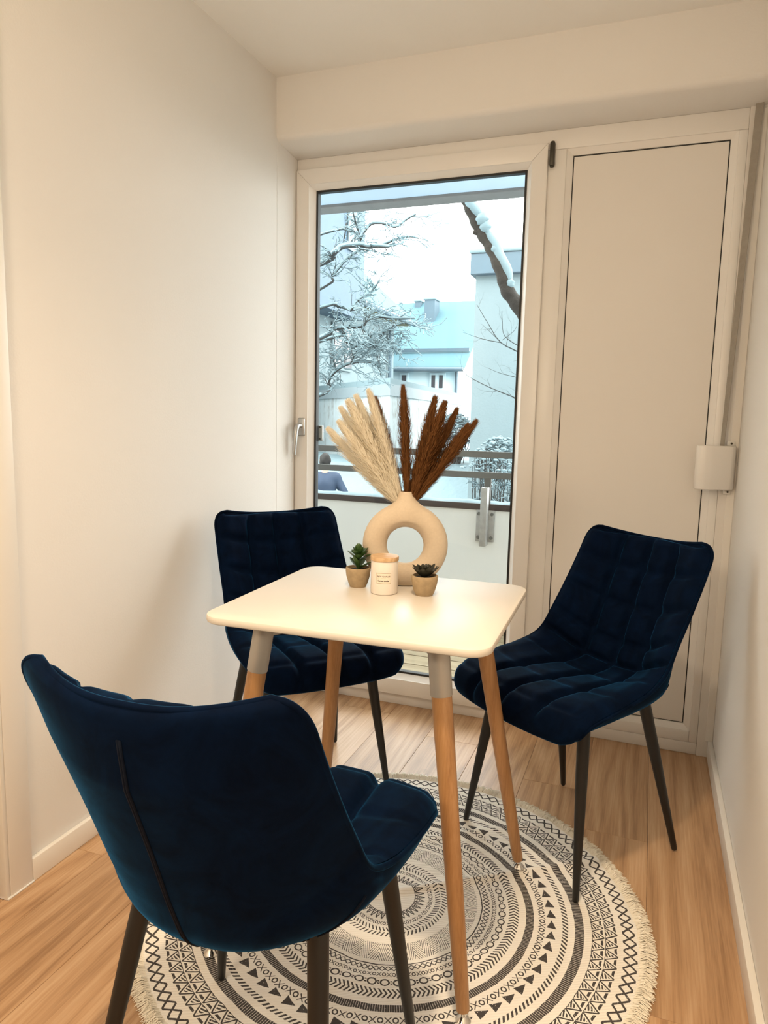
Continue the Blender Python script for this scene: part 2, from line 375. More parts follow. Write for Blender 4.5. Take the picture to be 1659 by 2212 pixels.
# handle
hd = MB().rbox(.021, .052, -.026, -.013, 1.105, 1.180, .006, 3).build('handle', ALU, dr, 40)
MB().tube([(.037, -.020, 1.148), (.037, -.052, 1.148), (.036, -.062, 1.140), (.034, -.066, 1.120), (.030, -.068, 1.060), (.028, -.066, 1.030)],
          [.009, .009, .0105, .0105, .009, .0075], 14).build('lever', ALU, hd, 50)
og = MB().rbox(.074, .104, .0425, .056, 1.085, 1.150, .003).build('outer_grip', ZINC, dr, 30)
for z in (1.093, 1.142): MB().tube([(.092, .0405, z), (.092, .0428, z)], .004, 10).build('screw', HINGE, og)

# shutter belt and winder
wd = thing('belt_winder', 'cream plastic shutter belt winder box screwed beside the blind panel', 'belt winder', (0, 0, 0))
pf = [(1.676, -.004), (1.678, -.024), (1.665, -.040), (1.600, -.072), (1.580, -.078), (1.566, -.077), (1.556, -.070), (1.551, -.058), (1.552, -.045), (1.562, -.034), (1.61, -.012), (1.64, -.004)]
bev(MB().prism(pf, .972, 1.120, 'z'), .004).build('housing', PVC, wd, 40)
for z0, z1 in ((1.120, 1.136), (.954, .972)):
    b = MB().rbox(1.648, 1.672, -.014, -.004, z0, z1, .002).build('mounting_tab', PVC, wd, 30)
    MB().tube([(1.662, -.0150, (z0+z1)/2), (1.662, -.0175, (z0+z1)/2)], .0035, 10).build('screw', HINGE, b)
bl = []
top, bot = Vector((1.6585, -.020, 2.212)), Vector((1.632, -.030, 1.115))
B = MB(); V = []; F = []; NS = 24
for i in range(NS+1):
    t = i/NS; p = top.lerp(bot, t); a = .15+.9*t; hw = .0115*(1-.12*t)
    d = Vector((math.cos(a), -math.sin(a), 0))
    nrm = Vector((math.sin(a), math.cos(a), 0))*.0007
    V += [p-d*hw-nrm, p+d*hw-nrm, p+d*hw+nrm, p-d*hw+nrm]
for i in range(NS):
    for k in range(4): F.append((i*4+k, i*4+(k+1) % 4, i*4+4+(k+1) % 4, i*4+4+k))
F += [(3, 2, 1, 0), (NS*4, NS*4+1, NS*4+2, NS*4+3)]
B.add(V, F); tag(B.build('shutter_belt', BELT), 'grey webbing shutter belt hanging from the header to the winder', 'belt')

# ------------------------------------------------------------------ rug
RC = (.875, -1.148)
def rug_mat():
    t = NT('printed_cotton_rug'); s = t.new('ShaderNodeSeparateXYZ'); t.t.links.new(t.coord(), s.inputs[0])
    wob = t.noise(t.coord(), 55, 2)*.0035-.00175
    x, y = X(t, s.outputs[0]), X(t, s.outputs[1])
    r = t.math('SQRT', x*x+y*y)+wob; ang = t.math('ARCTAN2', y, x)/(2*math.pi)+.5
    dark = None
    def band(a, b): return (r > a)*(r < b), (r-a)/(b-a)
    def tri(N, ph=0): return (((ang*N+ph).fr()*2)-1).ab()
    def put(m):
        nonlocal dark; dark = m if dark is None else (dark | m)
    m, v = band(.552, .582); z = tri(62); put(m*((((v-z).ab() < .115)) | ((v-(1-z)).ab() < .115)))
    for a, b, ph in ((.513, .541, 0), (.483, .511, .5)):
        m, v = band(a, b); z = tri(96, ph); st = (((v*4+ang*200).fr()) < .55)
        put(m*(((v-z).ab() < .12) | ((v < z-.30)*st) | ((v > z+.34)*((v-.8).ab() < .10)) | (v < .05)))
    m, v = band(.445, .466); put(m*((ang*520).fr() < .86))
    m, v = band(.417, .430); put(m*((ang*230+v*.8).fr() < .5))
    m, v = band(.380, .403); tt = (ang*66).fr(); put(m*(tt < .74)*((v-.5).ab() < (.76-tt)*.66))
    def xo(a, b, N):
        m, v = band(a, b); q = ang*N; tt = q.fr(); par = ((q*.5).fr() < .5)
        dx, dy = tt-.5, v-.5
        o = (t.math('SQRT', dx*dx+dy*dy)-.33).ab() < .095; xx = (dx.ab()-dy.ab()).ab() < .10
        put(m*((par*o) | ((1-par)*xx)))
    xo(.361, .378, 150)
    m, v = band(.332, .350); put(m*((ang*430).fr() < .88))
    m, v = band(.291, .315); put(m*((ang*190+(v-.5).ab()*1.6).fr() < .45))
    m, v = band(.266, .284); q = (ang*62).fr(); dx, dy = (q-.5)*1.25, v-.5
    put(m*(((t.math('SQRT', dx*dx+dy*dy)-.40).ab() < .085) | (((q-.5).ab() > .42)*((dy.ab()-.16).ab() < .09))))
    xo(.250, .261, 150)
    m, v = band(.230, .245); z = tri(58); put(m*(((v-z).ab() < .125) | ((v-(1-z)).ab() < .125)))
    m, v = band(.2245, .2275); put(m)
    m, v = band(.163, .214); z = tri(30); put(m*(((v-z)*4.2).fr() < .32)*((v-z).ab() > .02))
    m, v = band(.111, .140); put(m*((ang*84+(v-.5).ab()*1.5).fr() < .38)*((v-.5).ab() > .05))
    xo(.092, .105, 66)
    m, v = band(.060, .085); z = tri(38); put(m*(((v-z).ab() < .22) | ((v < z-.3)*((v*5).fr() < .5))))
    n1 = t.noise(t.coord(), 320, 2); worn = (n1 > .30)
    rib = X(t, None)
    w = t.new('ShaderNodeTexWave', wave_type='BANDS', bands_direction='X'); w.inputs['Scale'].default_value = 46
    t.put(w.inputs['Vector'], t.mapping(t.coord(), rot=(0, 0, math.radians(62)))); rib = X(t, w.outputs['Fac'])
    dk = t.mix(t.noise(t.coord(), 30, 2), (.052, .047, .047), (.095, .087, .084))
    base = t.mix(rib*.25, (.88, .85, .79), (.70, .65, .57))
    t.set(Base_Color=t.mix(dark*worn, base, dk), Roughness=.92, Specular_IOR_Level=.15); t.bump(rib, .5, .0012); return t.mat
def rug_h(x, y):
    """height of the rug cloth: shallow folds left from packing"""
    h = .005
    for ang, off, a in ((.62, .012, .0085), (.62, .21, .0045), (.62, -.24, .0028), (2.19, .16, .0020)):
        d = -math.sin(ang)*x+math.cos(ang)*y-off
        h += a*math.exp(-(d/.014)**2)
    return h
rug = thing('round_rug', 'round cream cotton rug with charcoal tribal rings under the table', 'rug', (RC[0], RC[1], 0))
b = MB(); NR, NA = 90, 240; V = [(0, 0, rug_h(0, 0))]; F = []
for i in range(1, NR+1):
    for k in range(NA):
        q = 2*math.pi*k/NA; rr = .588*i/NR; x, y = rr*math.cos(q), rr*math.sin(q); V.append((x, y, rug_h(x, y)))
for k in range(NA): F.append((0, 1+k, 1+(k+1) % NA))
for i in range(NR-1):
    for k in range(NA): F.append((1+i*NA+k, 1+(i+1)*NA+k, 1+(i+1)*NA+(k+1) % NA, 1+i*NA+(k+1) % NA))
nb = len(V)
for k in range(NA): q = 2*math.pi*k/NA; V.append((.588*math.cos(q), .588*math.sin(q), .001))
for k in range(NA): F.append((1+(NR-1)*NA+k, nb+k, nb+(k+1) % NA, 1+(NR-1)*NA+(k+1) % NA))
b.add(V, F); b.build('woven_field', rug_mat(), rug, 60)
fb = MB()
for k in range(5200):
    q = 2*math.pi*(k+rnd.random()*.8)/5200; L = rnd.uniform(.026, .040); sk = rnd.gauss(0, .25)
    p0 = Vector((.586*math.cos(q), .586*math.sin(q), rnd.uniform(.003, .006))); d = Vector((math.cos(q), math.sin(q), 0)); tn = Vector((-d.y, d.x, 0))
    w_ = rnd.uniform(.0007, .0013); dd = (d+tn*sk).normalized(); h1 = rnd.uniform(.006, .014)
    p1 = p0+dd*L*.45+Vector((0, 0, h1-.004)); p2 = p0+dd*L+tn*rnd.gauss(0, .003); p2.z = rnd.uniform(.001, .008)
    n_ = Vector((0, 0, .0008))
    V = []
    for p, ww in ((p0, w_), (p1, w_*1.25), (p2, w_*.8)): V += [p-tn*ww, p+n_, p+tn*ww]
    fb.add(V, [(0, 1, 4, 3), (1, 2, 5, 4), (3, 4, 7, 6), (4, 5, 8, 7), (0, 3, 5, 2), (3, 6, 8, 5)])
fb.build('fringe', FRINGE, rug, None, 'stuff')

# ------------------------------------------------------------------ table
TZ = .77; TC = Vector((.840, -1.180)); TA = math.radians(1.8); TW, TD = .616, .560
def rrect(w, d, r, n=10):
    P = []
    for cx, cy, a0 in ((w/2-r, d/2-r, 0), (-w/2+r, d/2-r, 90), (-w/2+r, -d/2+r, 180), (w/2-r, -d/2+r, 270)):
        for i in range(n+1):
            a = math.radians(a0+90*i/n); P.append((cx+r*math.cos(a), cy+r*math.sin(a)))
    return P
tb = thing('dining_table', 'square white dining table with four splayed beech legs on the rug', 'table', (TC.x, TC.y, 0), TA)
P = rrect(TW, TD, .048); n = len(P); V = []; F = []
sec = [(.010, -.018), (.004, -.0175), (.0012, -.0155), (0, -.012), (0, -.005), (.0012, -.0018), (.004, 0)]
for ins, dz in sec:
    sc_ = rrect(TW-2*ins, TD-2*ins, max(.01, .048-ins)); V += [(x, y, TZ+dz) for x, y in sc_]
for i in range(len(sec)-1):
    for k in range(n): F.append((i*n+k, i*n+(k+1) % n, (i+1)*n+(k+1) % n, (i+1)*n+k))
F.append(tuple(range(n-1, -1, -1))); F.append(tuple((len(sec)-1)*n+k for k in range(n)))
MB().add(V, F).build('tabletop', TABLEW, tb, 35)
ca, sa = math.cos(-TA), math.sin(-TA)
def tl(x, y, z): x -= TC.x; y -= TC.y; return Vector((x*ca-y*sa, x*sa+y*ca, z))
legs = [((1.139, -1.448), (1.038, -1.372)), ((.571, -1.483), (.662, -1.398)), ((1.157, -.921), (1.030, -1.000)), ((.589, -.956), (.664, -1.010))]
ctr = tl(TC.x, TC.y, TZ-.026)
for (fx, fy), (tx, ty) in legs:
    f_ = tl(fx, fy, 0); t_ = tl(tx, ty, TZ-.019); d = (t_-f_)
    gl = rug_h(fx-RC[0], fy-RC[1])
    def q(z): return f_+d*((z-0)/d.z)
    lg = MB().tube([q(gl+.026), q(gl+.030), q(.2), q(.60), q(.69)], [.0125, .0135, .0165, .0205, .0205], 24).build('leg', BEECH, tb, 40)
    MB().tube([q(.645), q(.647), q(TZ-.022)], [.0205, .0222, .0222], 24).build('sleeve', GREYMET, lg, 40)
    c0 = f_+Vector((0, 0, 0))
    MB().lathe([(.001, gl+.0005), (.013, gl+.0005), (.0155, gl+.003), (.0155, gl+.007), (.011, gl+.012), (.006, gl+.016), (.0055, gl+.027)], 20, (q(.02).x, q(.02).y, 0)).build('foot_glide', CHROME, lg, 40)
    e = ctr.lerp(Vector((t_.x, t_.y, TZ-.026)), .98); s_ = ctr.lerp(e, .0); dirv = (e-s_).normalized(); sd = Vector((-dirv.y, dirv.x, 0))*.016
    u0 = Vector((0, 0, .0075)); u1 = Vector((0, 0, -.006)); u2 = Vector((0, 0, -.020))
    MB().add([s_-sd+u0, s_+sd+u0, e+sd+u0, e-sd+u0, s_-sd+u1, s_+sd+u1, e+sd+u2, e-sd+u2],
             [(3, 2, 1, 0), (4, 5, 6, 7), (0, 1, 5, 4), (1, 2, 6, 5), (2, 3, 7, 6), (3, 0, 4, 7)]).build('support_arm', GREYMET, tb)

# ------------------------------------------------------------------ chairs
def cr(keys, t):
    n = len(keys)-1; f = max(0, min(n-1e-9, t*n)); i = int(f); u = f-i
    g = lambda j: np.array(keys[max(0, min(n, j))], float)
    p0, p1, p2, p3 = g(i-1), g(i), g(i+1), g(i+2)
    return .5*((2*p1)+(p2-p0)*u+(2*p0-5*p1+4*p2-p3)*u*u+(3*p1-p0-3*p2+p3)*u**3)
CKEY = [(.262, .420), (.272, .452), (.242, .475), (.14, .474), (.02, .462), (-.085, .455), (-.152, .474), (-.188, .535), (-.232, .645), (-.277, .753), (-.318, .844)]
EKEY = [(.214, .236, .424), (.230, .238, .450), (.240, .208, .474), (.245, .12, .492), (.240, .02, .508), (.230, -.050, .528), (.224, -.090, .556), (.220, -.127, .612), (.218, -.178, .690), (.216, -.232, .782), (.214, -.272, .862)]
NU = 72
_sa = sorted(set([round(k/120, 5) for k in range(121)]+[round(.935+.065*math.sin(math.pi/2*k/22), 5) for k in range(23)]+[round(.10*(1-math.cos(math.pi/2*k/18)), 5) for k in range(19)]))
SARR = [0.0]
for q in _sa:
    if q-SARR[-1] > .0022: SARR.append(q)
SARR[-1] = 1.0; NSS = len(SARR)-1
def chair_surface():
    P = np.zeros((NSS+1, NU+1, 3))
    for j in range(NSS+1):
        s = SARR[j]; c = cr(CKEY, s); e = cr(EKEY, s); w = e[0]
        if s > .935: # rounded top corners
            q = (s-.935)/.065; w = e[0]-.044*(1-math.sqrt(max(0, 1-q*q)))
        if s < .10:  # rounded front corners
            q = 1-s/.10; w = e[0]-.050*(1-math.sqrt(max(0, 1-q*q)))
        for i in range(NU+1):
            u = -1+2*i/NU; g = abs(u)**2.6
            P[j, i] = (w*(u*.90+.10*u**3), c[0]+(e[1]-c[0])*g, c[1]+(e[2]-c[1])*g)
    return P
def normals(P):
    du = np.gradient(P, axis=1); dv = np.gradient(P, axis=0); N = np.cross(du, dv); N /= np.linalg.norm(N, axis=2, keepdims=True)+1e-12; return N
CS = chair_surface(); CN = normals(CS)   # normal points to the sitter's side (seat up, back forward)
if CN[NSS//4, NU//2, 2] < 0: CN = -CN
def grid_mesh(G, flip=False):
    m, n, _ = G.shape; V = G.reshape(-1, 3).tolist(); F = []
    for j in range(m-1):
        for i in range(n-1):
            q = (j*n+i, j*n+i+1, (j+1)*n+i+1, (j+1)*n+i); F.append(q[::-1] if flip else q)
    return V, F
arc = np.concatenate([[0], np.cumsum(np.linalg.norm(np.diff(CS[:, NU//2], axis=0), axis=1))]); JUNC = 6.1/10
ROWS = [0.185, .32, .455, JUNC, .705, .80, .895]; COLS = [-.50, 0.0, .50]
QB = np.zeros((NSS+1, NU+1))
for j in range(NSS+1):
    s = SARR[j]
    for i in range(NU+1):
        u = -1+2*i/NU
        edge = min(1, (1-abs(u))/.12)*min(1, s/.05)*min(1, (1-s)/.03)
        dc = min(abs(u-c) for c in COLS); dr_ = min(abs(s-r) for r in ROWS); crease = abs(s-JUNC)
        ff = min(1, max(0, (s-.03)/.15)); ff = ff*ff*(3-2*ff)
        ft = 1-.55*min(1, max(0, (s-.93)/.05))
        h = .023*(1-.97*ff*ft*math.exp(-(dc/.055)**2))*(1-(.24 if s < JUNC-.01 else .62)*math.exp(-(dr_/.012)**2))*(1-.6*math.exp(-(crease/.02)**2))
        # pillow shape inside each pocket
        QB[j, i] = .006+h*math.sqrt(max(0, edge))
CUSH = CS+CN*QB[..., None]
TH = np.zeros((NSS+1, NU+1))
for j in range(NSS+1):
    s = SARR[j]; te = min(1, s/.10)**.6*min(1, (1-s)/.10)**.6
    base = .050 if s < .5 else .050-.014*(s-.5)/.5
    for i in range(NU+1):
        u = -1+2*i/NU; kb = min(1, max(0, (s-.52)/.14)); ta = max(0, 1-abs(u)**5.0)**.55; tb_ = max(0, 1-u*u)**1.15
        TH[j, i] = .0035+base*(ta*(1-kb)+tb_*kb)*te
SHELL = CS-CN*TH[..., None]
def seam_line(G, pts, off, N):
    out = []
    for (s, u) in pts:
        fj = float(np.interp(s, SARR, np.arange(NSS+1))); fi = (u+1)/2*NU; j = min(NSS-1, int(fj)); i = min(NU-1, int(fi)); a, b_ = fj-j, fi-i
        p = G[j, i]*(1-a)*(1-b_)+G[j+1, i]*a*(1-b_)+G[j, i+1]*(1-a)*b_+G[j+1, i+1]*a*b_
        out.append(Vector(p+N[j, i]*off))
    return out
ME_CUSH = MB().add(*grid_mesh(CUSH)).mesh('cushion', VELVET, 180)
ME_SHELL = MB().add(*grid_mesh(SHELL, True)).mesh('shell', VELVET, 180)
edge_pts = [CS[j, 0] for j in range(0, NSS+1)]+[CS[NSS, i] for i in range(3, NU-2, 3)]+[CS[j, NU] for j in range(NSS, -1, -1)]+[CS[0, i] for i in range(NU-3, 2, -3)]
ep = [Vector(p) for p in edge_pts]; ep.append(ep[0])
ME_PIPE = MB().tube(ep, .0050, 8, False).mesh('piping', VELVET, 180)
sm = MB()
for sg in (-1, 1): sm.tube(seam_line(SHELL, [(s/100, sg*.009) for s in range(50, 98, 2)], -.0002, CN), .0022, 6)
sm.tube(seam_line(SHELL, [(.53-.02*abs(u)/10*0+.03*(u/40)**4, u/40) for u in range(-37, 38)], -.0005, CN), .0022, 6)
ME_SEAM = sm.mesh('seam', PIPING, 180)
FEET = [(.213, .205), (-.213, .205), (.207, -.205), (-.207, -.205)]; TOPS = [(.160, .150), (-.160, .150), (.150, -.095), (-.150, -.095)]
def leg_mesh(f, t_, zf):
    d = Vector((t_[0]-f[0], t_[1]-f[1], .445))
    q = lambda k: Vector((f[0], f[1], 0))+d*k
    return MB().tube([q(.002), q(.012), q(.30), q(.7), q(1)], [.0068, .0082, .0115, .0155, .0165], 18).mesh('leg', LEGBLK, 40)
ME_LEGS = [leg_mesh(f, t_, 0) for f, t_ in zip(FEET, TOPS)]
ME_PLATE = MB().rbox(-.12, .12, -.06, .12, .404, .416, .004).mesh('seat_base', LEGBLK, 40)
def chair(label, loc, ang, group='blue velvet dining chairs around the table'):
    t = thing('dining_chair', label, 'chair', loc, ang-math.pi/2, group)
    for nm, me in (('cushion', ME_CUSH), ('shell', ME_SHELL), ('piping', ME_PIPE), ('seam', ME_SEAM), ('seat_base', ME_PLATE)): link(nm, me, t)
    for me in ME_LEGS: link('leg', me, t)
    return t
chair('navy velvet quilted chair facing the camera beside the white blind panel', (1.257, -.701, .004), -2.203)
chair('navy velvet quilted chair between the left wall and the table', (.405, -.714, .003), -.732)
chair('navy velvet chair nearest the camera, seen from behind', (.848, -1.734, .006), 1.580)

# ------------------------------------------------------------------ surface nets for blended shapes
def surfnet(f, lo, hi, h):
    ax = [np.arange(l, u+h, h) for l, u in zip(lo, hi)]
    G = np.stack(np.meshgrid(*ax, indexing='ij'), -1); D = f(G[..., 0], G[..., 1], G[..., 2]); ins = D < 0
    sh = tuple(x-1 for x in D.shape); acc = np.zeros(sh+(3,)); cnt = np.zeros(sh)
    cor = [(a, b_, c) for a in (0, 1) for b_ in (0, 1) for c in (0, 1)]
    sl = lambda o: tuple(slice(k, k+m) for k, m in zip(o, sh))
    for a in cor:
        for d in range(3):
            if a[d]: continue
            b2 = list(a); b2[d] = 1; b2 = tuple(b2); da, db = D[sl(a)], D[sl(b2)]; m = (da < 0) != (db < 0)
            tt = np.where(m, da/(da-db+1e-20), 0); p = G[sl(a)]+(G[sl(b2)]-G[sl(a)])*tt[..., None]
            acc += np.where(m[..., None], p, 0); cnt += m
    idx = -np.ones(sh, int); on = cnt > 0; idx[on] = np.arange(on.sum()); V = (acc[on]/cnt[on][:, None]).tolist(); F = []
    for d in range(3):
        e1, e2 = [(1, 2), (2, 0), (0, 1)][d]; s0 = [slice(1, -1)]*3; s1 = [slice(1, -1)]*3
        s0[d] = slice(0, -1); s1[d] = slice(1, None); a, b_ = ins[tuple(s0)], ins[tuple(s1)]; ch = a != b_
        I = np.argwhere(ch)
        for i in I:
            g = [i[0]+1, i[1]+1, i[2]+1]; g[d] -= 1; flip = bool(ins[tuple(g)])
            def c(o1, o2): q = list(g); q[e1] -= o1; q[e2] -= o2; return int(idx[tuple(q)])
            q = (c(1, 1), c(0, 1), c(0, 0), c(1, 0)); F.append(q if flip else q[::-1])
    return V, F
def smin(a, b_, k): h = np.clip(.5+.5*(b_-a)/k, 0, 1); return b_*(1-h)+a*h-k*h*(1-h)
def capsule(X_, Y_, Z_, a, b_, ra, rb):
    a = np.array(a); b_ = np.array(b_); ba = b_-a; px, py, pz = X_-a[0], Y_-a[1], Z_-a[2]
    h = np.clip((px*ba[0]+py*ba[1]+pz*ba[2])/(ba@ba), 0, 1)
    return np.sqrt((px-ba[0]*h)**2+(py-ba[1]*h)**2+(pz-ba[2]*h)**2)-(ra+(rb-ra)*h)

# ------------------------------------------------------------------ things on the table
vdir = Vector((CAM.x-.853, CAM.y+1.032, 0)).normalized(); VA = math.atan2(vdir.y, vdir.x)+math.pi/2
VP = Vector((.845, -1.021, TZ))
def vase_sdf(x, y, z):
    zc = z-.103; rho = np.sqrt(x*x+zc*zc); a, b_ = .0305, .027
    dr2 = (rho-.0765)/a; dy = y/b_; k = np.sqrt(dr2**2+dy**2); tor = (k-1)*np.where(k > 0, (k/np.sqrt((dr2/a)**2+(dy/b_)**2+1e-12)), 0)
    rr = np.sqrt(x*x+y*y); hz = np.clip((z-.19)/.05, 0, 1); nr = .024-.0055*hz
    neck = np.maximum(rr-nr, np.maximum(z-.2385, .175-z))
    d = smin(tor, neck, .030); d = np.maximum(d, z-.2385)
    d = np.maximum(d, -z+.0006)
    return np.maximum(d, -np.maximum(rr-.0145, .16-z))
vs = tag(MB().add(*surfnet(vase_sdf, (-.115, -.04, -.006), (.115, .04, .245), .0026)).build('ring_vase', CERAMIC, None, 50, None, VP, VA),
         'matte beige ceramic ring vase with a round hole holding pampas plumes', 'vase')

def plume_mesh(name, mat, L, R, nh, seed):
    rr = random.Random(seed); st = MB(); st.tube([(0, 0, .0), (0, 0, L*.35), (0, 0, L*.97)], [.0016, .0014, .0006], 6); pl = MB()
    wf = lambda t: (.55+.45*min(1, t/.35))*(1-max(0, (t-.55)/.45)**1.8*.80)
    zs = [.14, .22, .35, .5, .65, .8, .92, 1.0]
    pl.tube([(0, 0, L*z) for z in zs], [R*.30*wf((z-.14)/.86)*(.3 if z > .97 else 1) for z in zs], 8)
    for k in range(nh):
        t = rr.random(); z = L*(.12+.80*t); a = rr.uniform(0, 2*math.pi); w = wf(t)
        d = Vector((math.cos(a), math.sin(a), 0)); tn = Vector((-d.y, d.x, 0)); r0 = R*.22*w; out = R*(.42+1.15*rr.random()**2.0)*w; ln = L*rr.uniform(.07, .19)
        p0 = d*r0+Vector((0, 0, z)); p1 = d*(r0+(out-r0)*.75)+Vector((0, 0, z+ln*.55))+tn*rr.gauss(0, R*.14); p2 = d*out+Vector((0, 0, min(L*1.03, z+ln)))+tn*rr.gauss(0, R*.22)
        w_ = R*rr.uniform(.028, .060)
        pl.add([p0-tn*w_, p0+tn*w_, p1-tn*w_*.8, p1+tn*w_*.8, p2], [(0, 1, 3, 2), (2, 3, 4)])
    return st.mesh(name+'_stem', mat, 60), pl.mesh(name+'_plume', mat)
PL = {'c': [plume_mesh('cream', CREAMP, .30, .0185, 3200, s) for s in (1, 2)], 'b': [plume_mesh('brown', BROWNP, .30, .0160, 3200, s) for s in (3, 4)]}
mouth = Vector((VP.x, VP.y, TZ+.236))
tips = [('c', 710, 928, .03, 'lowest cream pampas plume, leaning farthest left'), ('c', 733, 912, -.03, 'second cream pampas plume from the left'), ('c', 737, 883, .02, 'cream pampas plume third from the left'),
        ('c', 753, 868, -.02, 'cream pampas plume fourth from the left'), ('c', 770, 858, .02, 'cream pampas plume fifth from the left'), ('c', 797, 846, -.02, 'tallest cream pampas plume beside the first brown one'),
        ('b', 811, 861, .02, 'reddish brown pampas plume leaning left against the cream ones'), ('b', 871, 837, .0, 'brown pampas plume standing upright in the middle'), ('b', 940, 860, .03, 'brown pampas plume just right of the upright one'),
        ('b', 961, 871, -.03, 'broad light brown pampas plume right of centre'), ('b', 987, 885, .02, 'dark brown pampas plume third from the right'),
        ('b', 1010, 919, .03, 'brown pampas plume second from the right'), ('b', 1028, 911, -.03, 'dark brown pampas plume leaning farthest right')]
for k, (c_, px, py, dep, lab) in enumerate(tips):
    t = CAM+(RIGHT*((px-829.5)/FPX)-UP*((py-1106)/FPX)+FWD)*((mouth-CAM).dot(FWD)+dep)
    root = mouth+Vector((rnd.uniform(-.006, .006), rnd.uniform(-.006, .006), -.055)); d = t-root; L = d.length
    pr = thing('pampas_plume', lab, 'dried plume', root, 0, 'cream pampas plumes' if c_ == 'c' else 'brown pampas plumes')
    pr.rotation_mode = 'QUATERNION'; qn = Vector((0, 0, 1)).rotation_difference(d.normalized()); pr.rotation_quaternion = qn; s_ = L/.30
    wscale = {3: 1.25, 5: .9, 9: 1.35, 8: 1.15}.get(k, 1.0)
    pr.scale = (wscale, wscale, s_)
    ms = PL[c_][k % 2]; link('stem', ms[0], pr); link('plume', ms[1], pr)

def pot(loc, R=.0312, r=.0205, h=.0490):
    prof_ = [(.001, 0), (r*.96, 0), (r, .0015), (r*1.18, .010), (R*.94, h*.55), (R*.995, h*.8), (R, h-.002), (R-.0012, h), (R-.004, h), (R-.0048, h-.0025), (R-.006, h*.80), (.001, h*.79)]
    return prof_
def leaf_mesh(L, Wd, curl, mat, thick=.0016, tip=1.0):
    mb = MB(); n = 8; V = []; F = []
    for i in range(n+1):
        t = i/n; w_ = Wd*math.sin(math.pi*min(.985, (.10+.88*t)**tip))**.8*(.55+.6*t if tip < 1.2 else 1); x = L*t; z = curl*L*t*t
        if i == n: w_ *= .25
        th = thick*(1-.6*t)
        V += [(x, -w_, z+w_*.35), (x, 0, z-th*.2+th), (x, w_, z+w_*.35), (x, 0, z-th)]
    for i in range(n):
        for k in range(4): F.append((i*4+k, i*4+(k+1) % 4, i*4+4+(k+1) % 4, i*4+4+k))
    F += [(3, 2, 1, 0), (n*4, n*4+1, n*4+2, n*4+3)]
    return mb.add(V, F).mesh('leaf', mat, 60)
def place_leaf(me, parent, az, el, loc, sc_=1):
    o = link('leaf', me, parent, None, loc); o.rotation_euler = (0, -el, az); o.scale = (sc_,)*3; return o
# left pot, tall green succulent
pl1 = thing('potted_succulent', 'green leafy succulent in a round stone pot left of the candle', 'potted plant', (.7455, -1.086, TZ), 0, 'potted succulents on the table')
MB().lathe(pot(None), 40).build('pot', STONEPOT, pl1, 40); MB().lathe([(.001, .0425), (.024, .0425), (.0255, .041), (.0255, .038)], 30).build('soil', SOIL, pl1, 40)
MB().tube([(0, 0, .038), (.001, 0, .055), (.0, .001, .078)], [.0042, .0036, .003], 10).build('stem', LEAFG, pl1, 50)
LG = [leaf_mesh(.034, .0125, .16, LEAFG), leaf_mesh(.029, .0115, .28, LEAFG), leaf_mesh(.038, .0085, .10, LEAFG, tip=1.3)]
for k in range(9): place_leaf(LG[0], pl1, k*2.4+.3, math.radians(18+2*k), (0, 0, .066+.0012*k))
for k in range(8): place_leaf(LG[1], pl1, k*2.4+1.1, math.radians(42+4*k), (0, 0, .074+.001*k), .95)
for az, el in ((2.75, 32), (.25, 22), (-1.9, 55), (-.55, 18), (1.4, 30)): place_leaf(LG[2], pl1, az, math.radians(el), (0, 0, .046))
# right pot, low dark echeveria
pl2 = thing('potted_succulent', 'low dark pointed rosette succulent in a round stone pot right of the candle', 'potted plant', (.9215, -1.095, TZ), .6, 'potted succulents on the table')
MB().lathe(pot(None, .0318, .0215, .0480), 40).build('pot', STONEPOT, pl2, 40); MB().lathe([(.001, .0425), (.024, .0425), (.0258, .041), (.0258, .038)], 30).build('soil', SOIL, pl2, 40)
LD = [leaf_mesh(.042, .0115, .28, LEAFD, tip=.85), leaf_mesh(.031, .0115, .33, LEAFD, tip=.85), leaf_mesh(.022, .0095, .28, LEAFD, tip=.85)]
for k in range(9): place_leaf(LD[0], pl2, k*2.39996, math.radians(20+(k % 3)*5), (0, 0, .042))
for k in range(9): place_leaf(LD[1], pl2, k*2.39996+.7, math.radians(42), (0, 0, .044))
for k in range(7): place_leaf(LD[2], pl2, k*2.39996+.2, math.radians(62), (0, 0, .047))

# candle
CP = Vector((.8265, -1.116, TZ)); cdir = Vector((CAM.x-CP.x, CAM.y-CP.y, 0)); CA = math.atan2(cdir.y, cdir.x)-math.radians(4)
cd = thing('candle_jar', 'white scented candle jar with a wooden lid and a printed label', 'candle', CP, 0)
JR, JH = .0327, .0800
MB().lathe([(.001, 0), (JR-.003, 0), (JR-.0008, .0012), (JR, .004), (JR, JH-.002), (JR-.0008, JH), (.001, JH)], 56).build('jar', CANDLEW, cd, 40)
lid = MB().lathe([(.001, JH+.0003), (JR+.0002, JH+.0003), (JR+.0012, JH+.0012), (JR+.0014, JH+.009), (JR+.0006, JH+.0105), (JR-.001, JH+.0108), (.001, JH+.0103)], 56).build('lid', LIDWOOD, cd, 40)
def wrap(x, z, R_): a = CA+x/JR; return (R_*math.cos(a), R_*math.sin(a), z)
def curved(x0, x1, z0, z1, R0, R1, mat, name, parent, n=16):
    V = []; F = []
    for i in range(n+1):
        x = x0+(x1-x0)*i/n; V += [wrap(x, z0, R0), wrap(x, z0, R1), wrap(x, z1, R1), wrap(x, z1, R0)]
    for i in range(n):
        for k in range(4): F.append((i*4+k, i*4+(k+1) % 4, i*4+4+(k+1) % 4, i*4+4+k))
    F += [(3, 2, 1, 0), (n*4, n*4+1, n*4+2, n*4+3)]
    return MB().add(V, F).build(name, mat, parent)
lb = curved(-.0245, .0245, .024, .060, JR-.0005, JR+.0002, CANDLEW, 'label', cd)
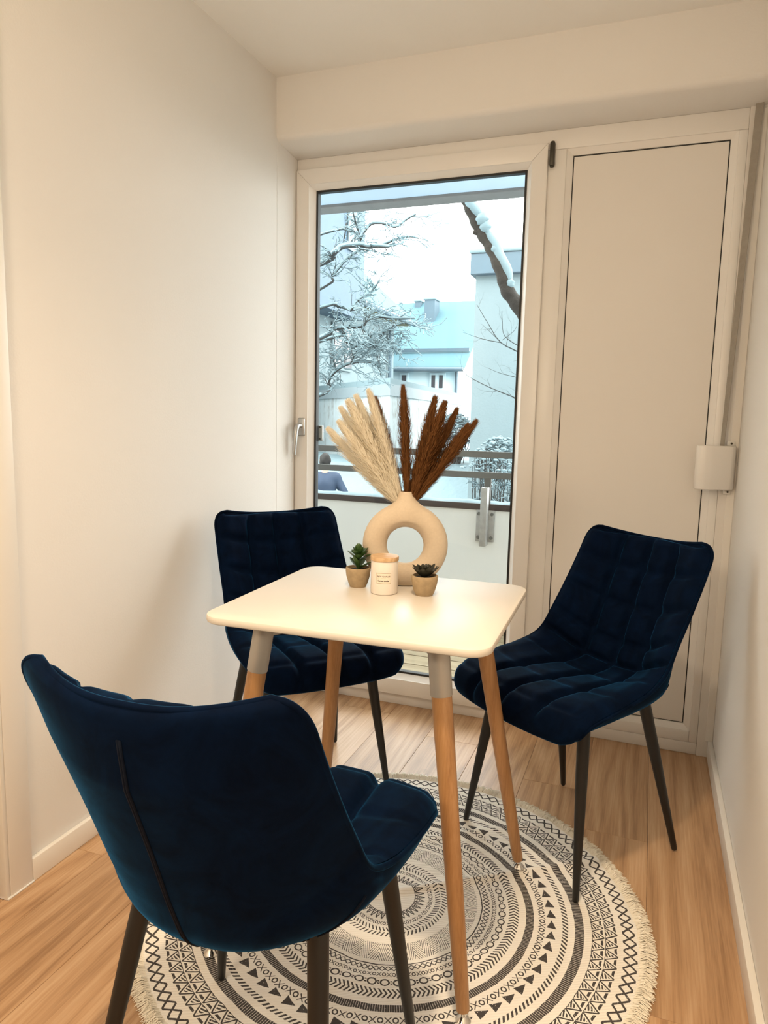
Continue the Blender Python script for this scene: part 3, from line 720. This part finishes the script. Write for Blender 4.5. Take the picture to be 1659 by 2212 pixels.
lp = curved(-.0185, .0185, .0285, .0540, JR-.0003, JR+.00035, LABELP, 'label_field', lb)
for a in ((-.0185, .0185, .0532, .0540), (-.0185, .0185, .0285, .0293)): curved(*a, JR, JR+.00045, INKL, 'label_border', lb)
for a in ((-.0185, -.0177, .0293, .0532), (.0177, .0185, .0293, .0532)): curved(*a, JR, JR+.00045, INKL, 'label_border', lb, 2)
for x in (-.0145, .0112): curved(x, x+.0033, .0413, .0416, JR, JR+.00045, INKL, 'dash', lb, 2)
for x in (-.006, -.0035, -.001, .0015, .004): curved(x, x+.0018, .0405, .0417, JR, JR+.00045, INKL, 'small_print', lb, 2)
def text_on(txt, size, zc, width, bold):
    cu = bpy.data.curves.new('txt', 'FONT'); cu.body = txt; cu.size = size; cu.align_x = 'CENTER'; cu.offset = bold; cu.resolution_u = 3
    o = bpy.data.objects.new('txt', cu); COL.objects.link(o); bpy.context.view_layer.update()
    me = bpy.data.meshes.new_from_object(o.evaluated_get(bpy.context.evaluated_depsgraph_get())); bpy.data.objects.remove(o)
    xs = [v.co.x for v in me.vertices]; k = width/(max(xs)-min(xs)); mid = (max(xs)+min(xs))/2
    m = MB(); m.add([wrap((v.co.x-mid)*k, zc+v.co.y, JR+.0005) for v in me.vertices], [tuple(p.vertices) for p in me.polygons]); bpy.data.meshes.remove(me)
    m.build('lettering', INK, lb)
text_on('ENJOY YOUR LIFE', .0048, .0445, .0325, .00010); text_on('Scented candles', .0052, .0338, .0265, .00018)

# ------------------------------------------------------------------ balcony
deck = struct('floor_balcony', MB().box(-2.2, 2.4, .08, 1.50, -.20, -.095), SLABEDGE, None, 'concrete balcony slab under pine decking')
me_board = MB().rbox(-2.15, 2.35, -.0635, .0635, -.095, -.05, .006, 2).mesh('deck_board', DECK, 40)
for k in range(10): link('deck_board', me_board, deck, None, (0, .155+k*.134, 0))
PY = 1.40
struct('wall_balcony', MB().box(-2.2, 2.4, PY, PY+.10, -.30, .662), PARAPET, None, 'white balcony parapet panel')
cap = MB().rbox(-2.2, 2.4, PY-.012, PY+.112, .662, .700, .003).build('trim_4', CAPBRN, None, 30, 'structure'); cap['label'] = 'brown metal parapet cap'
b = MB(); V = []; F = []; n = 150
for i in range(n+1):
    x = -2.2+4.6*i/n; hh = .007+.003*math.sin(i*.9)*math.sin(i*.37+1)+rnd.uniform(-.002, .003); f0 = rnd.uniform(-.004, .004)
    V += [(x, PY-.006+f0, .700), (x, PY+.004+f0, .700+hh*.8), (x, PY+.05, .704+hh*1.3), (x, PY+.105, .700+hh*.6), (x, PY+.108, .700)]
for i in range(n):
    for k in range(4): F.append((i*5+k, i*5+k+1, i*5+5+k+1, i*5+5+k))
b.add(V, F); tag(b.build('snow_strip', SNOWB_LIT, None, 60), 'thin strip of snow lying along the brown parapet cap', 'snow')
bpy.data.objects['snow_strip']['kind'] = 'stuff'
rl = thing('balcony_railing', 'galvanised flat bar railing bolted inside the white balcony parapet', 'railing', (0, PY, 0))
for z in (.988, .868): MB().rbox(-2.2, 2.4, -.020, -.008, z-.019, z+.019, .002, 1).build('rail', RAILMET, rl)
for xc in (.528, -1.25, 2.2):
    MB().rbox(xc-.020, xc+.020, -.008, .004, .70, .868, .002, 1).build('post', RAILMET, rl)
    p_ = MB().rbox(xc-.020-.006, xc+.020-.006, -.070, -.012, .455, .800, .004).build('bracket_arm', ZINC, rl, 30)
    q_ = MB().rbox(xc-.060, xc+.050, -.012, -.0005, .475, .665, .003).build('bracket_plate', ZINC, rl, 30)
    for bx in (-.044, .034):
        for bz in (.500, .640): MB().tube([(xc+bx, -.012, bz), (xc+bx, -.022, bz)], [.0115, .010], 6).build('bolt', RAILMET, q_)
struct('ceiling_balcony', MB().box(-2.2, 2.4, .30, 1.38, 2.60, 2.75).box(-2.2, 2.4, 1.38, 1.50, 2.452, 2.75), SLABP, None, 'pale underside and beam of the balcony above')
struct('trim_5', MB().rbox(-2.2, 2.4, 1.375, 1.51, 2.434, 2.452, .004), SLABEDGE, None, 'rough concrete lip under the balcony beam')

# ------------------------------------------------------------------ outdoors
gm = MB(); V = []; F = []; NX, NY = 60, 50
def ground_z(x, y):
    base = -1.05+1.42*max(0, min(1, (y-7.3)/1.8))
    return base+.05*math.sin(x*1.3+.4)*math.sin(y*1.1)+.02*math.sin(x*5.1)*math.cos(y*4.3)
for j in range(NY+1):
    for i in range(NX+1):
        x = -26+38*i/NX; y = 1.55+44*(j/NY)**1.6; V.append((x, y, ground_z(x, y)))
for j in range(NY):
    for i in range(NX): a = j*(NX+1)+i; F.append((a, a+1, a+NX+2, a+NX+1))
gm.add(V, F); struct('floor_garden', gm, SNOWG_LIT, 180, 'snow covered garden ground')

def quad_slab(mb, a, b_, c, d, th):
    a, b_, c, d = map(Vector, (a, b_, c, d)); n_ = (b_-a).cross(d-a).normalized()*th
    mb.add([a, b_, c, d, a-n_, b_-n_, c-n_, d-n_], [(0, 1, 2, 3), (7, 6, 5, 4), (0, 4, 5, 1), (1, 5, 6, 2), (2, 6, 7, 3), (3, 7, 4, 0)]); return mb
def wall_between(mb, p, q, z0, z1, th=.2, back=1):
    p = Vector((p.x, p.y, 0)); q = Vector((q.x, q.y, 0)); d = (q-p).normalized(); nn = Vector((-d.y, d.x, 0))*th*back
    base = [p, q, q+nn, p+nn]
    mb.add([(v.x, v.y, z0) for v in base]+[(v.x, v.y, z1) for v in base], [(0, 3, 2, 1), (4, 5, 6, 7), (0, 1, 5, 4), (1, 2, 6, 5), (2, 3, 7, 6), (3, 0, 4, 7)]); return mb

# tall rendered building on the right
rb = thing('rendered_building', 'pale stucco building with slate cornice at the right of the view', 'building')
x0 = at(1028, 600, 8).x
MB().box(x0, x0+4.5, 8.0, 12, -1.2, 3.30).build('wall', STUCCO, rb)
cz = MB().box(x0-.06, x0+4.55, 7.90, 12.05, 3.30, 3.60).build('cornice', SLATE, rb)
for k in range(9): MB().box(x0-.06+.42*k, x0-.06+.42*k+.40, 7.885, 7.90, 3.31, 3.59).build('slate_panel', SLATE, cz)
MB().rbox(x0-.08, x0+4.6, 7.86, 12.1, 3.60, 3.66, .02).build('snow_cap', SNOWB_LIT, rb)
# house in the middle, snow roof
hs = thing('snowy_house', 'white house with a snow covered roof and two windows in the middle distance', 'house')
E0, E1 = at(800, 779, 20), at(1003, 793, 20); ez = E1.z; R0z = at(960, 652, 23.5).z
xe0, xe1 = E0.x-3, E1.x
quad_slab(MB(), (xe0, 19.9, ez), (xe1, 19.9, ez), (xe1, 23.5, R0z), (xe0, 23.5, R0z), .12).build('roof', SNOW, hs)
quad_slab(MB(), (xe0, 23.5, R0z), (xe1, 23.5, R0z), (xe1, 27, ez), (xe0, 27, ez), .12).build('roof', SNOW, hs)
MB().prism([(20.3, -.5), (26.6, -.5), (26.6, ez), (23.5, R0z-.15), (20.3, ez-.05)], xe0+.4, xe1-.35, 'x').build('wall', HOUSEW_LIT, hs)
MB().tube([(xe0, 19.85, ez-.08), (xe1, 19.85, ez-.08)], .07, 8).build('gutter', SLATE, hs)
MB().box(xe0, xe1, 20.55, 20.62, ez+.55, ez+.66).build('snow_guard', SLATE, hs)
gx = at(985, 830, 20.2).x; MB().tube([(gx, 20.22, ez-.1), (gx, 20.22, -.4)], .05, 8).build('downpipe', SLATE, hs)
for pxl, pxr in ((865, 882), (929, 961)):
    a, c = at(pxl, 806, 20.25), at(pxr, 843, 20.25)
    w_ = MB().box(a.x, c.x, 20.22, 20.32, c.z, a.z).build('window', HOUSEW_LIT, hs)
    nn = 2 if pxr-pxl > 20 else 1
    for k in range(nn):
        ww = (c.x-a.x)/nn; MB().box(a.x+ww*k+.07, a.x+ww*(k+1)-.07, 20.19, 20.22, c.z+.07, a.z-.07).build('pane', WINDARK, w_)
for pxl, pxr, py0, py1, yy in ((917, 938, 648, 690, 22.3), (896, 908, 652, 672, 23.2)):
    a, c = at(pxl, py0, yy), at(pxr, py1, yy); ch = MB().box(a.x, c.x, yy, yy+.6, c.z-.6, a.z).build('chimney', SLATE, hs)
    MB().rbox(a.x-.04, c.x+.04, yy-.04, yy+.64, a.z, a.z+.06, .02).build('snow_cap', SNOWB_LIT, ch)
# big house at the left, eave running away from us
lh = thing('gabled_house', 'big pale house at the left with yellow eave boards behind the bare tree', 'house')
A1 = at(640, 583, 11.5); zE = A1.z; A2 = at_z(893, 692, zE)
al = Vector((A2.x-A1.x, A2.y-A1.y, 0)); aln = al.normalized(); pe = Vector((-aln.y, aln.x, 0))
A0 = Vector((A1.x, A1.y, zE))-aln*3; A2 = Vector((A2.x, A2.y, zE)); up_ = Vector((0, 0, 3.6)); rg2 = A2+pe*3.6+up_-aln*2.2; rg1 = A0+pe*3.6+up_
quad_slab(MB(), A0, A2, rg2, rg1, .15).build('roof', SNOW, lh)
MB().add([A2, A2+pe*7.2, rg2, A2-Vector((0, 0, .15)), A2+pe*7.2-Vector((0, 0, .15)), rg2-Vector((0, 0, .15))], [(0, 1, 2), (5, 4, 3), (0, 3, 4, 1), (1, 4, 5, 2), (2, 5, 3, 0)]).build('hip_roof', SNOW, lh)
sb = A2-aln*.4+pe*.5; sa_ = A0+pe*.5
wall_between(MB(), sa_, sb, -1, zE-.1, 4, 1).build('wall', STUCCO, lh)
nlen = (A2-A0).length; nb_ = 9
for k in range(nb_):
    p, q = A0.lerp(A2, k/nb_), A0.lerp(A2, (k+.93)/nb_)
    wall_between(MB(), p+pe*.06, q+pe*.06, zE-.20, zE-.155, .44, 1).build('eave_board', YELLOWB, lh)
MB().tube([A0-pe*.05-Vector((0, 0, .12)), A2-pe*.05-Vector((0, 0, .12))], .09, 8).build('gutter', SLATE, lh)
_dq = at(787, 590, 15.0); d1 = Vector((_dq.x, _dq.y, 0)); d0 = d1-aln*3.2
dm = wall_between(MB(), d0, d1, _dq.z-1.2, _dq.z+2.6, 2.5, 1).build('dormer', DORM, lh)
wd1 = d1-aln*.55-pe*.02; wd0 = d1-aln*1.15-pe*.02
w_ = wall_between(MB(), wd0, wd1, _dq.z+.35, _dq.z+1.5, .03, -1).build('window', STUCCO, dm)
for pxl, pxr, zz in ((.30, .42, 0), (.55, .67, 0)):
    p, q = sa_.lerp(sb, pxl)-pe*.02, sa_.lerp(sb, pxr)-pe*.02; w_ = wall_between(MB(), p, q, zE-1.9, zE-.7, .04, -1).build('window', STUCCO, lh)
    dd = (q-p).normalized()
    for k in range(2):
        p2 = p+dd*(.08+k*(q-p).length/2); q2 = p+dd*((k+1)*(q-p).length/2-.08); wall_between(MB(), p2-pe*.045, q2-pe*.045, zE-1.82, zE-.78, .02, -1).build('pane', WINDARK, w_)
dp = A2-aln*1.0-pe*.05+pe*.45; MB().tube([(dp.x, dp.y, zE-.2), (dp.x, dp.y, -.5)], .06, 8).build('downpipe', SLATE, lh)
# garage with flat roof
def weathered():
    t = NT('weathered_render'); c = t.coord(); n1 = t.noise(t.mapping(c, (3, 3, .5)), 2.0, 5, .6); n2 = t.noise(c, 9, 4)
    t.set(Base_Color=t.ramp(n1*.7+n2*.3, [(.34, (.22, .21, .19)), (.46, (.40, .44, .45)), (.75, (.46, .53, .56))]), Roughness=.9); return t.mat
WEATH = weathered()
gg = thing('flat_garage', 'weathered white flat roofed garage with grey fascia beyond the railing', 'garage')
G0 = at(843, 829, 9); gz = G0.z; G1 = at_z(997, 860, gz); G2 = at_z(684, 844, gz)
poly = [G2, G0, G1, G0+((G1-G0)+(G2-G0))*.52]
MB().prism([(p.x, p.y) for p in poly], -1.2, gz-.20, 'z').build('wall', WEATH, gg)
cen = (poly[0]+poly[1]+poly[2]+poly[3])/4
ex = lambda p, k: (cen.x+(p.x-cen.x)*k, cen.y+(p.y-cen.y)*k)
MB().prism([ex(p, 1.02) for p in poly], gz-.20, gz, 'z').build('fascia', FASC, gg)
MB().prism([ex(p, 1.015) for p in poly], gz, gz+.10, 'z').build('snow_layer', SNOWB_LIT, gg)

# twiggy growth
def grow(mb, sn, p, d, L, r, depth, rr, snow=True, droop=.0, nseg=5, sides=5):
    pts = [Vector(p)]; rads = [r]; dv = Vector(d).normalized()
    for i in range(nseg):
        dv = (dv+Vector((rr.gauss(0, .28), rr.gauss(0, .28), rr.gauss(0, .28)-droop))).normalized(); pts.append(pts[-1]+dv*L/nseg); rads.append(r*(1-.75*(i+1)/nseg))
    mb.tube(pts, rads, sides if r > .006 else 4, False)
    if snow: snow_on(sn, pts, rads)
    if depth > 0:
        for k in range(rr.randint(2, 4)):
            i = rr.randint(1, nseg-1); ax = (pts[i+1]-pts[i]).normalized(); o = ax.orthogonal().normalized(); o.rotate(Matrix.Rotation(rr.uniform(0, 6.28), 3, ax))
            grow(mb, sn, pts[i], ax*.75+o*.8, L*rr.uniform(.4, .7), rads[i]*.65, depth-1, rr, snow, droop, 4, sides)
def snow_on(sn, pts, rads, k=1.0):
    run = []; rr_ = []
    for i in range(len(pts)):
        j = min(i, len(pts)-2); d = (pts[j+1]-pts[j]).normalized()
        if abs(d.z) < .78: run.append(pts[i]+Vector((0, 0, rads[i]*.8*k+.004))); rr_.append(rads[i]*.95*k+.004)
        else:
            if len(run) > 1: sn.tube(run, rr_, 5)
            run = []; rr_ = []
    if len(run) > 1: sn.tube(run, rr_, 5)
def smoothline(P, n=5):
    out = []
    for i in range(len(P)-1):
        for k in range(n): out.append(Vector(cr([list(q) for q in P], (i+k/n)/(len(P)-1))))
    out.append(Vector(P[-1])); return out
def crop4(x, y): return 680+x/5.267, 440+y/5.267
rt = random.Random(21)
lt = thing('bare_tree', 'bare snowy tree whose fine branches reach in from the left', 'tree')
tm, ts = MB(), MB(); trunk_base = Vector((-3.9, 5.2, -1.1))
trunk = smoothline([trunk_base, trunk_base+Vector((.05, 0, 1.6)), trunk_base+Vector((-.05, .1, 3.2)), trunk_base+Vector((.1, .0, 5.2)), trunk_base+Vector((.0, .1, 6.6))])
MB().tube(trunk, [.16-.11*i/(len(trunk)-1) for i in range(len(trunk))], 12).build('trunk', BARK, lt, 60)
MAIN = [([(-200, 800), (85, 685), (200, 590), (320, 500), (520, 480), (600, 495), (740, 490), (850, 500)], .026), ([(740, 490), (880, 430), (1060, 380), (1180, 400)], .010),
        ([(320, 470), (350, 300), (380, 80), (390, -60)], .010), ([(530, 480), (500, 330), (440, 120), (420, -40)], .014), ([(500, 470), (540, 370), (640, 240), (790, 230), (920, 270), (1050, 180), (1150, 125)], .013),
        ([(-200, 1250), (90, 960), (200, 830), (380, 620), (570, 500)], .017), ([(-200, 1250), (85, 1185), (250, 1170), (410, 1215), (560, 1190)], .014),
        ([(-200, 1650), (85, 1530), (230, 1430), (530, 1400), (600, 1330), (720, 1290), (880, 1310), (1140, 1310)], .018), ([(530, 1410), (640, 1520), (700, 1600), (760, 1740), (830, 1810)], .010),
        ([(-200, 1640), (200, 1530), (350, 1570), (460, 1630), (530, 1595), (700, 1605), (900, 1630)], .015), ([(700, 1600), (740, 1530), (800, 1450), (930, 1385), (1020, 1540)], .010),
        ([(-200, 2300), (80, 2180), (150, 2050), (230, 1920), (410, 1820), (650, 1810), (760, 1900)], .016), ([(410, 1820), (470, 1690), (560, 1600)], .010), ([(410, 1220), (510, 1090), (630, 1020), (740, 880)], .010),
        ([(230, 1920), (220, 1800), (150, 1740), (-200, 1760)], .010), ([(-200, 420), (120, 340), (380, 310), (520, 370)], .010)]
for pts, r in MAIN:
    base_y = 5.2+rt.uniform(-.25, .25)
    P3 = [at(*crop4(x, y), base_y+rt.uniform(-.12, .12)) for x, y in pts]
    if pts[0][0] < 0: P3[0] = Vector((trunk_base.x, trunk_base.y, P3[0].z-.35))
    Lp = smoothline(P3, 4); rads = [r*(1-.62*i/(len(Lp)-1)) for i in range(len(Lp))]
    tm.tube(Lp, rads, 7); snow_on(ts, Lp, rads, 1.25)
    for i in range(5 if pts[0][0] < 0 else 1, len(Lp)-1):
        for q in range(2 if pts[0][1] > 900 else 1):
            if rt.random() < (.62 if pts[0][1] > 900 else .5):
                ax = (Lp[i+1]-Lp[i]).normalized(); o = ax.orthogonal().normalized(); o.rotate(Matrix.Rotation(rt.uniform(0, 6.28), 3, ax)); o.y *= .5
                grow(tm, ts, Lp[i], ax*.8+o*.9, rt.uniform(.15, .38), max(.0035, rads[i]*.42), 2, rt, True, .02)
tm.build('branches', TWIG, lt, 60, 'stuff'); sn_ = ts.build('brightened_branch_snow', SNOWB_LIT, lt, 60, 'stuff')
# right tree: thick leaning branch
rtt = thing('leaning_tree', 'thick dark snow laden branch leaning in from the right', 'tree')
YR = 3.6; bp = [at(985, 395, YR), at(1005, 432, YR), at(1020, 465, YR), at(1041, 506, YR), at(1063, 540, YR), at(1084, 590, YR), at(1096, 628, YR), at(1122, 664, YR), at(1160, 735, YR)]
tb2 = Vector((1.25, 3.75, -1.1)); Lb = smoothline(bp+[Vector((.75, 3.65, 1.0)), Vector((1.15, 3.72, .0)), tb2], 5)
nL = len(Lb); rads = [.036+.030*min(1, i/40)+.05*max(0, (i-40)/(nL-40))+.005*math.sin(i*1.7) for i in range(nL)]
bm_ = MB().tube(Lb, rads, 12); kn = at(1022, 502, YR-.03); bm_.tube([Lb[15], (Lb[15]+kn)/2+Vector((-.0, 0, .004)), kn], [.035, .026, .017], 9)
bm_.build('trunk', BARK, rtt, 60)
sn2 = MB(); seg = Lb[1:30]; off = [Vector((.030+.010*math.sin(i*.8), -.01, .036+.012*math.sin(i*.55+1))) for i in range(len(seg))]
cut = 12
sn2.tube([p+o for p, o in zip(seg[:cut], off)], [.026+.024*math.sin(math.pi*min(1, i/cut)) for i in range(cut)], 10)
sn2.tube([p+o for p, o in zip(seg[cut+1:], off[cut+1:])], [.042*math.sin(math.pi*(.12+.80*i/(len(seg)-cut)))+.006 for i in range(len(seg)-cut-1)], 10)
for lx, ly, lr in ((1038, 474, .056), (1045, 490, .050), (1064, 538, .036), (1099, 612, .036)):
    cc = at(lx+4, ly, YR-.03); bmx = bmesh.new(); bmesh.ops.create_icosphere(bmx, subdivisions=3, radius=1)
    sn2.add([(cc.x+v.co.x*lr*(1+.14*math.sin(7*v.co.z+lx)), cc.y+v.co.y*lr*.8, cc.z+v.co.z*lr*(1.05+.12*math.sin(6*v.co.x))) for v in bmx.verts], [[v.index for v in f.verts] for f in bmx.faces]); bmx.free()
sn2.build('brightened_branch_snow', SNOWB_LIT, rtt, 60)
tw = MB(); td = MB()
for pts, r in (([(1180, 830), (1133, 770), (1082, 740), (1055, 700), (1030, 658)], .011), ([(1082, 740), (1045, 733), (998, 717)], .006), ([(1082, 740), (1060, 718), (1040, 700)], .005), ([(1190, 900), (1125, 865), (1060, 838), (1015, 815), (998, 800)], .010),
               ([(1150, 825), (1115, 815), (1080, 806), (1052, 794)], .006), ([(1125, 750), (1090, 726), (1085, 690), (1084, 672)], .006), ([(1112, 862), (1100, 850), (1095, 842)], .004), ([(1060, 838), (1056, 828), (1052, 818)], .004), ([(1085, 735), (1110, 715), (1118, 700)], .004)):
    P3 = [at(x, y, YR+rt.uniform(-.05, .05)) for x, y in pts]; Lp = smoothline(P3, 4); rads = [r*.62*(1-.7*i/(len(Lp)-1)) for i in range(len(Lp))]; tw.tube(Lp, rads, 6)
    for i in range(3, len(Lp)-1, 4):
        ax = (Lp[i+1]-Lp[i]).normalized(); o = ax.orthogonal().normalized(); o.rotate(Matrix.Rotation(rt.uniform(0, 6.28), 3, ax)); grow(tw, td, Lp[i], ax*.8+o*.7, rt.uniform(.12, .25), rads[i]*.55, 1, rt, False)
tw.build('twigs', TWIG, rtt, 60, 'stuff')
# bushes
def bush(label, c, rx, rz, zb, nst, seed, name='snowy_bush', capz=.25):
    rr = random.Random(seed); t = thing(name, label, 'bush', (c.x, c.y, zb), 0, 'snowy garden bushes'); st, sn = MB(), MB(); top = c.z-zb
    for k in range(nst):
        a = rr.uniform(0, 6.28); rad = rx*math.sqrt(rr.random()); zz = top-rz*.15+rz*math.sqrt(max(0, 1-(rad/rx)**2))*rr.uniform(.2, 1.0)
        tip = Vector((rad*math.cos(a), rad*math.sin(a), zz)); b0 = Vector((rr.gauss(0, .07), rr.gauss(0, .07), 0)); mid = b0.lerp(tip, .55)+Vector((tip.x*.25, tip.y*.25, .0))
        L = smoothline([b0, mid, tip], 4); st.tube(L, [.009-.006*i/(len(L)-1) for i in range(len(L))], 4)
        for q in range(3): grow(st, sn, L[rr.randint(4, len(L)-2)], (rr.gauss(0, 1), rr.gauss(0, 1), .8), rx*.5, .004, 1, rr, True)
    st.build('stems', TWIG, t, 60, 'stuff')
    blobs = [(rr.gauss(0, rx*.45), rr.gauss(0, rx*.45)) for _ in range(420)]
    for bx, by in blobs:
        h2 = max(0, 1-(bx*bx+by*by)/(rx*rx)); zz = top-rz*.15+rz*math.sqrt(h2)*rr.uniform(.25, 1.0)**.6; s_ = rr.uniform(.010, .030)*rx/.3
        bmx = bmesh.new(); bmesh.ops.create_icosphere(bmx, subdivisions=1, radius=1)
        sn.add([(bx+v.co.x*s_*(1+.25*math.sin(9*v.co.y)), by+v.co.y*s_, zz+v.co.z*s_*.55) for v in bmx.verts], [[v.index for v in f.verts] for f in bmx.faces]); bmx.free()
    sn.build('bush_snow', SNOWB_LIT, t, 60, 'stuff')
c1 = at(1078, 1000, 5.0); bush('rounded bush with a snow cap in front of the stucco building', c1, .30, .34, -1.05, 60, 5)
c2 = at(985, 930, 9.5); bush('snowy twiggy shrub beside the flat garage', c2, .34, .36, ground_z(c2.x, c2.y), 50, 9)

# person outside the railing, back turned
pp = at(700, 966, 7.0); PH = pp.z; per = thing('person', 'person in a blue jacket with dark hair standing outside beyond the railing', 'person', (pp.x+.02, 7.0, PH-1.86), math.radians(20))
def body(x, y, z, inf=0):
    d = capsule(x, y, z, (0, 0, .98), (0, -.01, 1.30), .145, .155)
    d = smin(d, capsule(x, y, z, (-.15, 0, 1.40), (.15, 0, 1.40), .075, .075), .06)
    d = smin(d, capsule(x, y, z, (-.07, 0, .92), (.07, 0, .92), .125, .125), .06); return d-inf
def arms(x, y, z, inf=0):
    d = capsule(x, y, z, (.17, 0, 1.40), (.33, -.05, 1.13), .056, .045); d = smin(d, capsule(x, y, z, (.33, -.05, 1.13), (.20, .10, .98), .043, .032), .02)
    e = capsule(x, y, z, (-.17, 0, 1.40), (-.24, .02, 1.10), .056, .045); e = smin(e, capsule(x, y, z, (-.24, .02, 1.10), (-.22, .12, .86), .043, .032), .02); return np.minimum(d, e)-inf
def lgs(x, y, z, inf=0):
    d = None
    for s in (-1, 1):
        e = capsule(x, y, z, (s*.09, 0, .88), (s*.10, .01, .48), .088, .06); e = smin(e, capsule(x, y, z, (s*.10, .01, .48), (s*.10, -.01, .08), .058, .042), .03); d = e if d is None else np.minimum(d, e)
    return d-inf
def head(x, y, z):
    hx, hy, hz = x/.076, (y-.012)/.096, (z-1.645)/.115; d = (np.sqrt(hx*hx+hy*hy+hz*hz)-1)*.076
    d = smin(d, capsule(x, y, z, (0, -.01, 1.46), (0, 0, 1.58), .056, .052), .03); d = smin(d, capsule(x, y, z, (0, .105, 1.645), (0, .118, 1.62), .010, .014), .012)
    for s in (-1, 1): d = smin(d, capsule(x, y, z, (s*.078, .0, 1.63), (s*.080, -.004, 1.665), .012, .014), .01)
    return d
def skinf(x, y, z):
    d = head(x, y, z); d = smin(d, body(x, y, z, -.02), .03); d = smin(d, arms(x, y, z, -.012), .03); d = smin(d, lgs(x, y, z, -.012), .03)
    for s in (-1, 1): d = smin(d, capsule(x, y, z, (s*.10, -.03, .035), (s*.11, .15, .03), .038, .032), .03)
    for hx, hy, hz, vx in ((.20, .10, .98, -1), (-.22, .12, .86, 0)):
        d = smin(d, capsule(x, y, z, (hx, hy, hz), (hx+vx*.05, hy+.02, hz-.06), .030, .034), .015)
        for k in range(4): d = smin(d, capsule(x, y, z, (hx+vx*.05+(k-1.5)*.019, hy+.02, hz-.07), (hx+vx*.06+(k-1.5)*.022, hy+.04, hz-.13-.01*(k in (1, 2))), .010, .008), .006)
        d = smin(d, capsule(x, y, z, (hx+.02, hy+.03, hz-.03), (hx+.045, hy+.06, hz-.075), .011, .009), .008)
    return d
SKIN = flat_mat('skin', (0.4836, 0.312, 0.234), .6); JACK = flat_mat('blue_jacket', (0.015, 0.033, 0.069), .75, var=.2, scale=10); HAIR = flat_mat('dark_hair', (.004, .003, .0025), .8, var=.3, scale=40); TROU = flat_mat('black_trousers', (0.00624, 0.00624, 0.00728), .85)
MB().add(*surfnet(skinf, (-.42, -.2, -.02), (.42, .25, 1.80), .014)).build('body', SKIN, per, 180)
MB().add(*surfnet(lambda x, y, z: np.maximum(smin(body(x, y, z, .014), arms(x, y, z, .016), .04), np.maximum(z-1.55, .86-z)), (-.45, -.25, .80), (.45, .25, 1.60), .014)).build('jacket', JACK, per, 180)
MB().add(*surfnet(lambda x, y, z: np.maximum(smin(lgs(x, y, z, .012), body(x, y, z, .006), .03), np.maximum(z-.93, .09-z)), (-.25, -.22, .05), (.25, .25, .98), .016)).build('trousers', TROU, per, 180)
def hairf(x, y, z):
    hx, hy, hz = x/.088, (y-.004)/.104, (z-1.655)/.122; d = (np.sqrt(hx*hx+hy*hy+hz*hz)-1)*.088+.004*np.sin(60*x)*np.sin(50*z)
    return np.maximum(d, np.minimum(y-.045, 1.70-z)) if False else np.maximum(d, np.maximum(y-.05-(z-1.62)*.55, 1.535-z))
MB().add(*surfnet(hairf, (-.11, -.12, 1.51), (.11, .13, 1.80), .011)).build('hair', HAIR, per, 180)
